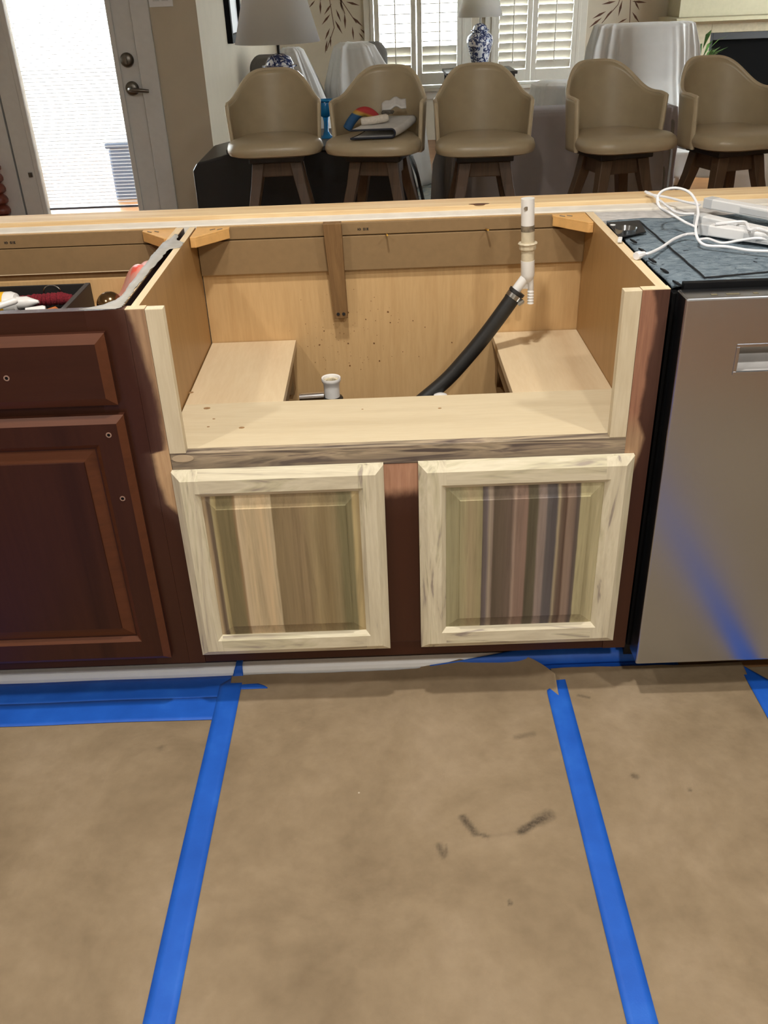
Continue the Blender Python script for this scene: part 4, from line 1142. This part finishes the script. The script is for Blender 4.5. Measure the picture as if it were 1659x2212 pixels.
# ------------------------------------------------------------------ bar stools
def make_stool():
    r_ = thing('bar_stool', 'x', 'bar stool', (0, 0, 0), 'tan barrel back bar stools')
    # shell: local -y is the open front
    def rim_z(t):
        s_ = abs(math.sin(t)) if abs(t) < math.pi/2 else 1
        q_ = s_**2.1
        return 1.018-.116*q_*q_*(3-2*q_)-(max(0, abs(t)-math.pi/2)*.03)
    def shell(u, v):
        t = (u*2-1)*math.radians(101)
        zt = rim_z(t); zb = .700
        z = zb+(zt-zb)*v
        k_ = 1+.09*(z-.70)/.30
        if abs(t) <= math.pi/2:
            x = .190*math.sin(t); y = .195*math.cos(t)
        else:
            x = math.copysign(.190, t); y = -(abs(t)-math.pi/2)*.195/.9
        return x*k_, y*(1+.16*(z-.70)/.33)+.01, z
    sm = MB(); sm.grid(shell, 64, 14)
    so_ = sm.build('backrest', M['vinyl'], r_, smooth=True, solid=.016, off=0)
    wl = MB()
    edge = [Vector(shell(i/96, 1)) for i in range(97)]
    edge = [Vector(shell(0, j/10)) for j in range(10)]+edge+[Vector(shell(1, 1-j/10)) for j in range(1, 11)]
    wl.tube(edge, .0088, 8); wl.build('welt', M['vinyl_edge'], so_, smooth=True)
    # seat: rounded cushion
    st_ = MB(); n = 44
    prof = [(.0, .707), (.88, .706), (.97, .713), (1.0, .727), (1.0, .738), (.97, .756), (.90, .766), (.70, .772), (.35, .774), (.0, .775)]
    rows_ = []
    for kx, z in prof:
        row_ = []
        for i in range(n):
            a = 2*math.pi*i/n; ca, sa = math.cos(a), math.sin(a)
            e = 2/3.4
            x = .205*kx*math.copysign(abs(ca)**e, ca); y = .200*kx*math.copysign(abs(sa)**e, sa)
            x *= 1.03-.14*min(1, max(0, (y+.02)/.05))-(.16*y/.2 if y > .03 else 0)
            row_.append((x, y-.035, z))
        rows_.append(row_)
    vs_ = [p_ for row_ in rows_ for p_ in row_]
    st_.add(vs_, [(i*n+k_, i*n+(k_+1) % n, (i+1)*n+(k_+1) % n, (i+1)*n+k_) for i in range(len(prof)-1) for k_ in range(n)])
    st_.build('seat', M['vinyl'], r_, smooth=True)
    MB().box(-.12, .12, -.12, .12, .672, .707).build('swivel_plate', M['stool_dark'], r_, bevel=.004)
    fr = MB()
    for s_ in (-1, 1):
        fr.box(-.095, .095, min(s_*.070, s_*.095), max(s_*.070, s_*.095), .610, .671).box(min(s_*.070, s_*.095), max(s_*.070, s_*.095), -.070, .070, .610, .671)
    fr.build('apron', M['stool_wood'], r_, bevel=.004)
    for sx in (-1, 1):
        for sy in (-1, 1):
            lg = MB(); secs = []
            for z, o_, hw in ((.67, .082, .026), (.58, .098, .023), (.40, .138, .020), (.0, .225, .018)):
                secs += [(sx*o_+a*hw, sy*o_+b*hw, z) for a, b in ((-1, -1), (1, -1), (1, 1), (-1, 1))]
            lg.add(secs, [(i*4+k_, i*4+(k_+1) % 4, (i+1)*4+(k_+1) % 4, (i+1)*4+k_) for i in range(3) for k_ in range(4)]+[(3, 2, 1, 0), (12, 13, 14, 15)])
            lg.build('leg', M['stool_wood'], r_, bevel=.003)
    fo_ = MB()
    for s_ in (-1, 1):
        fo_.tube([(-.205, s_*.205, .2), (.205, s_*.205, .2)], .012, 8).tube([(s_*.205, -.205, .2), (s_*.205, .205, .2)], .012, 8)
    fo_.build('foot_rail', M['stool_wood'], r_, smooth=True)
    return r_
s0 = make_stool()
spots = [(-.470, 2.83, .04, 'leftmost tan bar stool, in front of the large table lamp'),
         (-.012, 2.75, -.26, 'tan bar stool with folded cloths on its seat'),
         (.432, 2.64, .0, 'middle tan bar stool, in front of the shuttered windows'),
         (.985, 2.58, .25, 'tan bar stool in front of the white sheet covered chair'),
         (1.455, 2.55, .28, 'rightmost tan bar stool, cut by the photo edge')]
for i, (x, y, rz, lb) in enumerate(spots):
    if i == 0: s0.location = (x, y, 0); s0.rotation_euler = (0, 0, rz); s0['label'] = lb
    else: dup(s0, (x, y, 0), rz, lb)

# cloths on the second stool
zs = .776
pm = thing('folded_placemat', 'white placemat with navy edge folded over on the second bar stool', 'placemat', (-.03, 2.70, zs))
def mat_fold(u, v, off=0):
    # u along fold profile, v along the roll
    L_ = u*3.0
    if L_ < 1: x, z = -.085+.17*L_, .003
    elif L_ < 2:
        a = (L_-1)*math.pi; x, z = .085+.016*math.sin(a), .019-.016*math.cos(a)
    else: x, z = .085-.17*(L_-2), .035
    y = -.10+.24*v
    return -.045+x+.10*v, 2.66+y, zs+z+off+.022*v*v
mb = MB(); mb.grid(lambda u, v: mat_fold(u, v), 45, 14); mb.build('cloth', M['placemat'], pm, smooth=True, solid=.004, off=0)
mb = MB(); mb.tube([Vector(mat_fold(i/45, 0)) for i in range(46)], .0042, 8); mb.tube([Vector(mat_fold(0, i/14)) for i in range(15)], .0036, 8); mb.build('edge_binding', M['navy'], pm, smooth=True)
mb = MB(); pth = spline([(-.085, 2.66, zs+.055), (-.03, 2.665, zs+.060), (.03, 2.68, zs+.066)], 8); mb.tube(pth, [.013]+[.016]*(len(pth)-2)+[.012], 14)
tag(mb.build('rolled_towel', M['towel'], smooth=True), 'small rolled white towel lying on the folded placemat', 'towel')
mb = MB(); mb.grid(lambda u, v: (.01+.10*u, 2.74+.05*v, zs+.075+.022*math.sin(u*2.6)+.03*v+.004*math.sin(u*14)), 20, 8)
tag(mb.build('folded_cloth', M['placemat'], smooth=True, solid=.007), 'white folded cloth behind the rolled towel on the second bar stool', 'cloth')
def bandm():
    t = NT('rainbow_cloth', .8)
    x = t.xyz()
    u = t.math('ADD', t.math('MULTIPLY', x[0], 7), t.math('MULTIPLY', x[2], 5.0))
    q_ = t.math('ADD', t.math('MULTIPLY', t.math('SUBTRACT', x[0], -.09), 4.0), t.math('MULTIPLY', t.math('SUBTRACT', x[2], .83), 11.0))
    t.color(t.ramp(q_, [(.08, lin((40, 84, 128))), (.14, lin((40, 84, 128))), (.2, lin((176, 150, 70))), (.32, lin((190, 140, 64))), (.40, lin((172, 52, 52))), (.9, lin((166, 50, 56)))])); return t.m
mb = MB(); pth = spline([(-.150, 2.76, zs+.014), (-.128, 2.76, zs+.048), (-.095, 2.765, zs+.078), (-.060, 2.77, zs+.082), (-.028, 2.77, zs+.062), (-.008, 2.77, zs+.030)], 8)
mb.tube(pth, [.012]+[.020]*(len(pth)-2)+[.012], 14)
tag(mb.build('bandana', bandm(), smooth=True), 'rolled blue, yellow and red cloth behind the white towel', 'cloth')
mb = MB(); rnd = random.Random(2); pp = [(.005+.05*rnd.random(), 2.70+.02*rnd.random(), zs+.078+.012*rnd.random()) for _ in range(9)]
mb.tube(spline(pp, 6), .005, 8)
tag(mb.build('cable_bundle', plain('grey_cable', (84, 78, 70), .6), smooth=True), 'small tangled grey cord bundle on the rolled towel', 'cord')

# ------------------------------------------------------------------ console, lamp and goblet behind the stools
cs = thing('console_table', 'black console table behind the two left bar stools', 'table', (-.42, 3.5, 0))
MB().box(-.745, .095, 3.12, 3.75, .655, .675).build('table_top', M['console_top'], cs, bevel=.003)
pr = [(-.925, 0), (.215, 0), (.200, .30), (.165, .48), (.120, .59), (.085, .645), (.06, .654), (-.735, .654), (-.78, .640), (-.90, .615), (-.925, .58)]  # left end widened as a dark shape standing in for shade at the wall
MB().prism(pr, 'y', 3.16, 3.72).build('cabinet_body', M['console'], cs, bevel=.01)
mb = MB()
pth = [(.10, .668), (.135, .61), (.18, .50), (.215, .34), (.245, .18), (.275, .01)]
mb.grid(lambda u, v: (lerp_tab(v*5, [(i, q_[0]) for i, q_ in enumerate(pth)])+.008*math.sin(u*17+v*6), 3.12+.6*u, lerp_tab(v*5, [(i, q_[1]) for i, q_ in enumerate(pth)])), 24, 30)
tag(mb.build('plastic_drop_cloth', M['film'], smooth=True, solid=.001), 'clear plastic film hanging over the right end of black console', 'plastic sheet')

def jar_lamp(name, label, c, zbase, k, shade_prof, stem, group):
    r_ = thing(name, label, 'lamp', (c[0], c[1], zbase), group)
    x, y = c
    MB().lathe((x, y, zbase), [(.075*k, 0), (.08*k, .012), (.07*k, .024), (.07*k, .03)], 28).build('foot', plain('dark_wood_foot', (50, 36, 28), .5), r_, smooth=True)
    mb = MB(); zb = zbase+.03; L_ = stem[0]-zb
    mb.lathe((x, y, zb), [(.062*k, 0), (.072*k, L_*.06), (.095*k, L_*.35), (.118*k, L_*.62), (.122*k, L_*.74), (.112*k, L_*.86), (.085*k, L_*.95), (.068*k, L_*.97), (.066*k, L_)], 36); j_ = mb.build('jar', M['porcelain'], r_, smooth=True)
    mb = MB(); zl = stem[0]; D = stem[1]-zl
    mb.lathe((x, y, zl), [(.066*k, 0), (.086*k, .004), (.086*k, .010), (.068*k, .014), (.066*k, D*.35), (.055*k, D*.72), (.03*k, D*.95), (.012*k, D)], 32); mb.build('lid', M['porcelain'], j_, smooth=True)
    MB().tube([(x, y, stem[1]-.002), (x, y, stem[2])], .008, 12).build('stem', M['dark_metal'] if k < 1 else M['black_in'], r_, smooth=True)
    mb = MB(); mb.lathe((x, y, 0), shade_prof, 48, caps=False); mb.build('lamp_shade', M['shade'], r_, smooth=True, solid=.003)
    return r_
jar_lamp('table_lamp', 'large grey shaded table lamp with blue and white jar behind the leftmost stool', (-.482, 3.42), .675, 1.0,
         [(.206, 1.108), (.150, 1.305), (.125, 1.40)], (1.000, 1.062, 1.20), 'blue and white ginger jar lamps')
st_ = MB().box(.62, 1.25, 7.30, 7.86, .615, .640)
tb = thing('side_table', 'dark side table carrying the lamp between the shuttered windows', 'table', (.935, 7.58, 0))
st_.build('table_top', M['stool_dark'], tb, bevel=.004)
for a in (.66, 1.21):
    for b in (7.34, 7.82): MB().box(a-.02, a+.02, b-.02, b+.02, 0, .615).build('leg', M['stool_dark'], tb)
jar_lamp('table_lamp', 'small cream shaded table lamp with blue and white jar between the shuttered windows', (.938, 7.55), .640, .97,
         [(.196, 1.062), (.165, 1.18), (.12, 1.36)], (.950, 1.012, 1.12), 'blue and white ginger jar lamps')
gb = MB()
gb.lathe((-.272, 3.40, .675), [(.040, 0), (.040, .004), (.022, .012), (.012, .03), (.011, .075), (.014, .095), (.030, .105), (.042, .13), (.041, .150), (.037, .165), (.048, .172), (.046, .176), (.034, .168), (.034, .14), (.020, .112), (.002, .108)], 24, caps=False)
tag(gb.build('glass_goblet', M['blue_glass'], smooth=True), 'bright blue glass goblet on the console between two stools', 'goblet')

# ------------------------------------------------------------------ draped furniture
def drape(secs, n=120, steps=8, seed=0, ex=3.0):
    """loft of folded closed contours, secs = (z, cx, cy, hx, hy, fold) from top to hem"""
    rnd = random.Random(seed)
    ks = [(rnd.randint(5, 9), rnd.random()*6, 1), (rnd.randint(11, 17), rnd.random()*6, .6), (rnd.randint(20, 29), rnd.random()*6, .3)]
    rows_ = []
    S_ = []
    for i in range(len(secs)-1):
        for k_ in range(steps):
            t = k_/steps; S_.append([secs[i][j]*(1-t)+secs[i+1][j]*t for j in range(6)])
    S_.append(list(secs[-1]))
    vs_ = []
    for (z, cx, cy, hx, hy, fo_) in S_:
        for i in range(n):
            a = 2*math.pi*i/n; ca, sa = math.cos(a), math.sin(a); e = 2/ex
            f_ = 1.5*fo_*sum(w_*(1-2*abs(math.sin(.5*(k_*a+p_)))**1.0) for k_, p_, w_ in ks)
            x = (hx+f_)*math.copysign(abs(ca)**e, ca); y = (hy+f_)*math.copysign(abs(sa)**e, sa)
            vs_.append((cx+x, cy+y, z+.35*f_))
    mb = MB()
    R_ = len(S_)
    mb.add(vs_, [(i*n+k_, i*n+(k_+1) % n, (i+1)*n+(k_+1) % n, (i+1)*n+k_) for i in range(R_-1) for k_ in range(n)]+[list(range(n))])
    return mb
def armchair(label, x, y, top, w_, dep, face=1):
    r_ = thing('armchair', label, 'armchair', (x, y, 0), 'grey armchairs under white sheets')
    yb_ = y+.30 if face < 0 else y-.30
    mb = MB(); mb.prism([(x-w_/2, .30), (x+w_/2, .30), (x+w_/2, top-.06), (x+w_/2-.05, top-.005), (x-w_/2+.05, top-.005), (x-w_/2, top-.06)], 'y', yb_-.06, yb_+.06); mb.build('backrest', M['grey_uph'], r_, bevel=.03, seg=4)
    MB().box(x-w_/2, x+w_/2, y-.27, y+.27, .16, .42).build('seat', M['grey_uph'], r_, bevel=.03, seg=3)
    for s_ in (-1, 1): MB().box(x+s_*w_/2-.05, x+s_*w_/2+.05, y-.25, y+.27, .16, .58).build('arm', M['grey_uph'], r_, bevel=.03, seg=3)
    for sx in (-1, 1):
        for sy in (-1, 1): MB().box(x+sx*(w_/2-.04)-.02, x+sx*(w_/2-.04)+.02, y+sy*.22-.02, y+sy*.22+.02, 0, .16).build('leg', M['stool_dark'], r_)
    return r_
armchair('grey armchair half covered by a sheet beside the left living room wall', -.70, 5.70, .955, .34, .5)
o_ = drape([(.985, -.585, 5.42, .06, .10, .002), (.965, -.580, 5.42, .085, .14, .004), (.80, -.545, 5.44, .125, .20, .010), (.66, -.52, 5.46, .155, .27, .014), (.40, -.53, 5.50, .20, .36, .016), (.03, -.53, 5.54, .24, .42, .018)], seed=4).build('dust_sheet', M['sheet'], smooth=True, solid=.002)
tag(o_, 'white sheet over the armchair behind the large lamp', 'sheet', 'white dust sheets')
armchair('grey armchair with its wing showing beside the white sheet left of the windows', -.10, 6.05, .992, .36, .5)
o_ = drape([(.990, -.155, 5.70, .10, .10, .003), (.970, -.150, 5.70, .145, .15, .005), (.86, -.135, 5.71, .195, .20, .010), (.72, -.10, 5.73, .27, .27, .012), (.50, -.02, 5.86, .36, .44, .016), (.015, .06, 5.98, .34, .50, .02)], seed=9).build('dust_sheet', M['sheet'], smooth=True, solid=.002)
tag(o_, 'white sheet over the armchair with grey wing left of the windows', 'sheet', 'white dust sheets')
# sofa under grey cloth
sf = thing('sofa', 'low sofa hidden under a grey cloth behind the middle stools', 'sofa', (.92, 3.62, 0))
MB().box(.36, 1.48, 3.32, 3.50, .08, .73).build('backrest', M['grey_uph'], sf, bevel=.04, seg=3)
MB().box(.36, 1.48, 3.50, 4.0, .08, .40).build('seat', M['grey_uph'], sf, bevel=.04, seg=3)
for a in (.42, 1.42):
    for b in (3.36, 3.94): MB().box(a-.025, a+.025, b-.025, b+.025, 0, .08).build('leg', M['stool_dark'], sf)
o_ = drape([(.772, .90, 3.42, .545, .10, .001), (.762, .90, 3.42, .575, .125, .002), (.60, .90, 3.45, .590, .16, .008), (.45, .90, 3.66, .600, .39, .012), (.02, .90, 3.68, .615, .42, .020)], seed=12, ex=7, n=200).build('drop_cloth', M['grey_sheet'], smooth=True, solid=.002)
tag(o_, 'grey lilac cloth covering the sofa behind the middle stools', 'cloth')
# tall chair under white sheet at right
armchair('tall chair hidden under a white sheet in front of the fireplace', 1.86, 5.85, 1.02, .56, .5)
o_ = drape([(1.046, 1.855, 5.53, .31, .085, .002), (1.035, 1.855, 5.53, .335, .11, .004), (.90, 1.855, 5.52, .365, .135, .011), (.70, 1.86, 5.52, .385, .16, .016), (.55, 1.86, 5.66, .40, .36, .018), (.015, 1.88, 5.72, .40, .46, .016)], seed=21, ex=5, n=180).build('dust_sheet', M['sheet'], smooth=True, solid=.002)
tag(o_, 'white sheet draped over the tall chair near the fireplace', 'sheet', 'white dust sheets')
ot = thing('ottoman', 'low ottoman under a white sheet left of the tall covered chair', 'ottoman', (1.30, 5.95, 0))
MB().box(1.19, 1.41, 5.75, 6.1, .06, .62).build('body', M['grey_uph'], ot, bevel=.05, seg=3)
for a in (1.22, 1.38):
    for b in (5.80, 6.05): MB().box(a-.02, a+.02, b-.02, b+.02, 0, .06).build('leg', M['stool_dark'], ot)
o_ = drape([(.668, 1.33, 5.92, .12, .14, .002), (.650, 1.33, 5.92, .17, .19, .004), (.50, 1.31, 5.92, .175, .20, .006), (.02, 1.29, 5.92, .165, .22, .010)], seed=31).build('dust_sheet', M['sheet'], smooth=True, solid=.002)
tag(o_, 'white sheet over the low ottoman below the right window', 'sheet', 'white dust sheets')
ct = thing('coffee_table', 'low coffee table under a white cloth beside the rightmost stools', 'table', (1.95, 4.85, 0))
MB().box(1.62, 3.3, 4.62, 5.05, .30, .335).build('table_top', M['stool_dark'], ct, bevel=.005)
for a in (1.66, 3.26):
    for b in (4.66, 5.01): MB().box(a-.02, a+.02, b-.02, b+.02, 0, .30).build('leg', M['stool_dark'], ct)
mb = MB()
def ctc(u, v):
    x = 1.60+1.72*u; y = 4.60+.47*v
    return x, y, .338+.004*math.sin(20*x+7*y)-.0
mb.grid(ctc, 40, 20)
mb.grid(lambda u, v: (1.60+1.72*u, 4.60-.05*v+.016*math.sin(55*u+2*math.sin(9*u))*v, .338+.004*math.sin(20*(1.6+1.72*u)+32.2)-(.14+.18*min(1, max(0, (u-.3)*6)))*v), 120, 10)
tag(mb.build('table_cloth', M['sheet'], smooth=True, solid=.002), 'white cloth over the coffee table beside the rightmost stools', 'cloth')
PXX = at(1512, 120, y=6.9).x
pl = thing('potted_plant', 'green leafy plant in a pot beside the fireplace', 'plant', (PXX, 6.9, 0))
MB().lathe((PXX, 6.9, 0), [(.10, 0), (.13, .25), (.14, .28), (.12, .28), (.11, .24)], 20).build('pot', M['terra'], pl, smooth=True)
mb = MB(); rnd = random.Random(8)
for i in range(60):
    a = rnd.random()*6.28; L_ = rnd.uniform(.08, .26); z = rnd.uniform(.3, .86)
    b0 = Vector((PXX+.03*math.cos(a), 6.9+.03*math.sin(a), z-.08)); tip = Vector((PXX+L_*math.cos(a), 6.9+L_*math.sin(a), z+.06)); mid = b0.lerp(tip, .55)+Vector((0, 0, .03)); sd = Vector((-math.sin(a), math.cos(a), 0))*.022
    mb.add([b0, mid-sd, tip, mid+sd, mid+Vector((0, 0, .004))], [(0, 1, 4), (1, 2, 4), (2, 3, 4), (3, 0, 4)])
mb.build('leaves', M['plant'], pl)
MB().tube([(PXX, 6.9, .24), (PXX, 6.9, .82)], .008, 8).build('stem', M['plant'], pl)
o_ = MB().box(-.35, 1.5, 4.45, 6.25, .0005, .010).build('rug', M['rug'], bevel=.003); tag(o_, 'blue grey rug on the living room floor', 'rug')
# turned wooden post at the far left
pt = MB(); prof = [(.045, 0)]
for i in range(9):
    z = .04+i*.058
    prof += [(.024, z), (.044, z+.014), (.046, z+.029), (.040, z+.044)]
prof += [(.02, .56), (.001, .575)]
pt.lathe((-2.165, 3.83, 0), prof, 20)
tag(pt.build('wooden_post', plain('reddish_wood', (104, 46, 32), .4, var=.2), smooth=True), 'reddish brown turned wooden post at the left edge by the glass door', 'post')

# blue box added outside to put a blue tone behind the blind
pa, pb = at(233, 330, y=5.6), at(300, 330, y=5.6)
ob_ = thing('added_blue_box', 'blue grey box added outside, seen through the blind of the glass door', 'bin', ((pa.x+pb.x)/2, 5.8, -.06))
bn = plain('blue_grey_plastic', (66, 82, 104), .6)
MB().box(pa.x, pb.x, 5.6, 6.1, -.059, .36).build('box_body', bn, ob_, bevel=.02)
MB().box(pa.x-.015, pb.x+.015, 5.585, 6.115, .361, .40).build('lid', bn, ob_, bevel=.01)
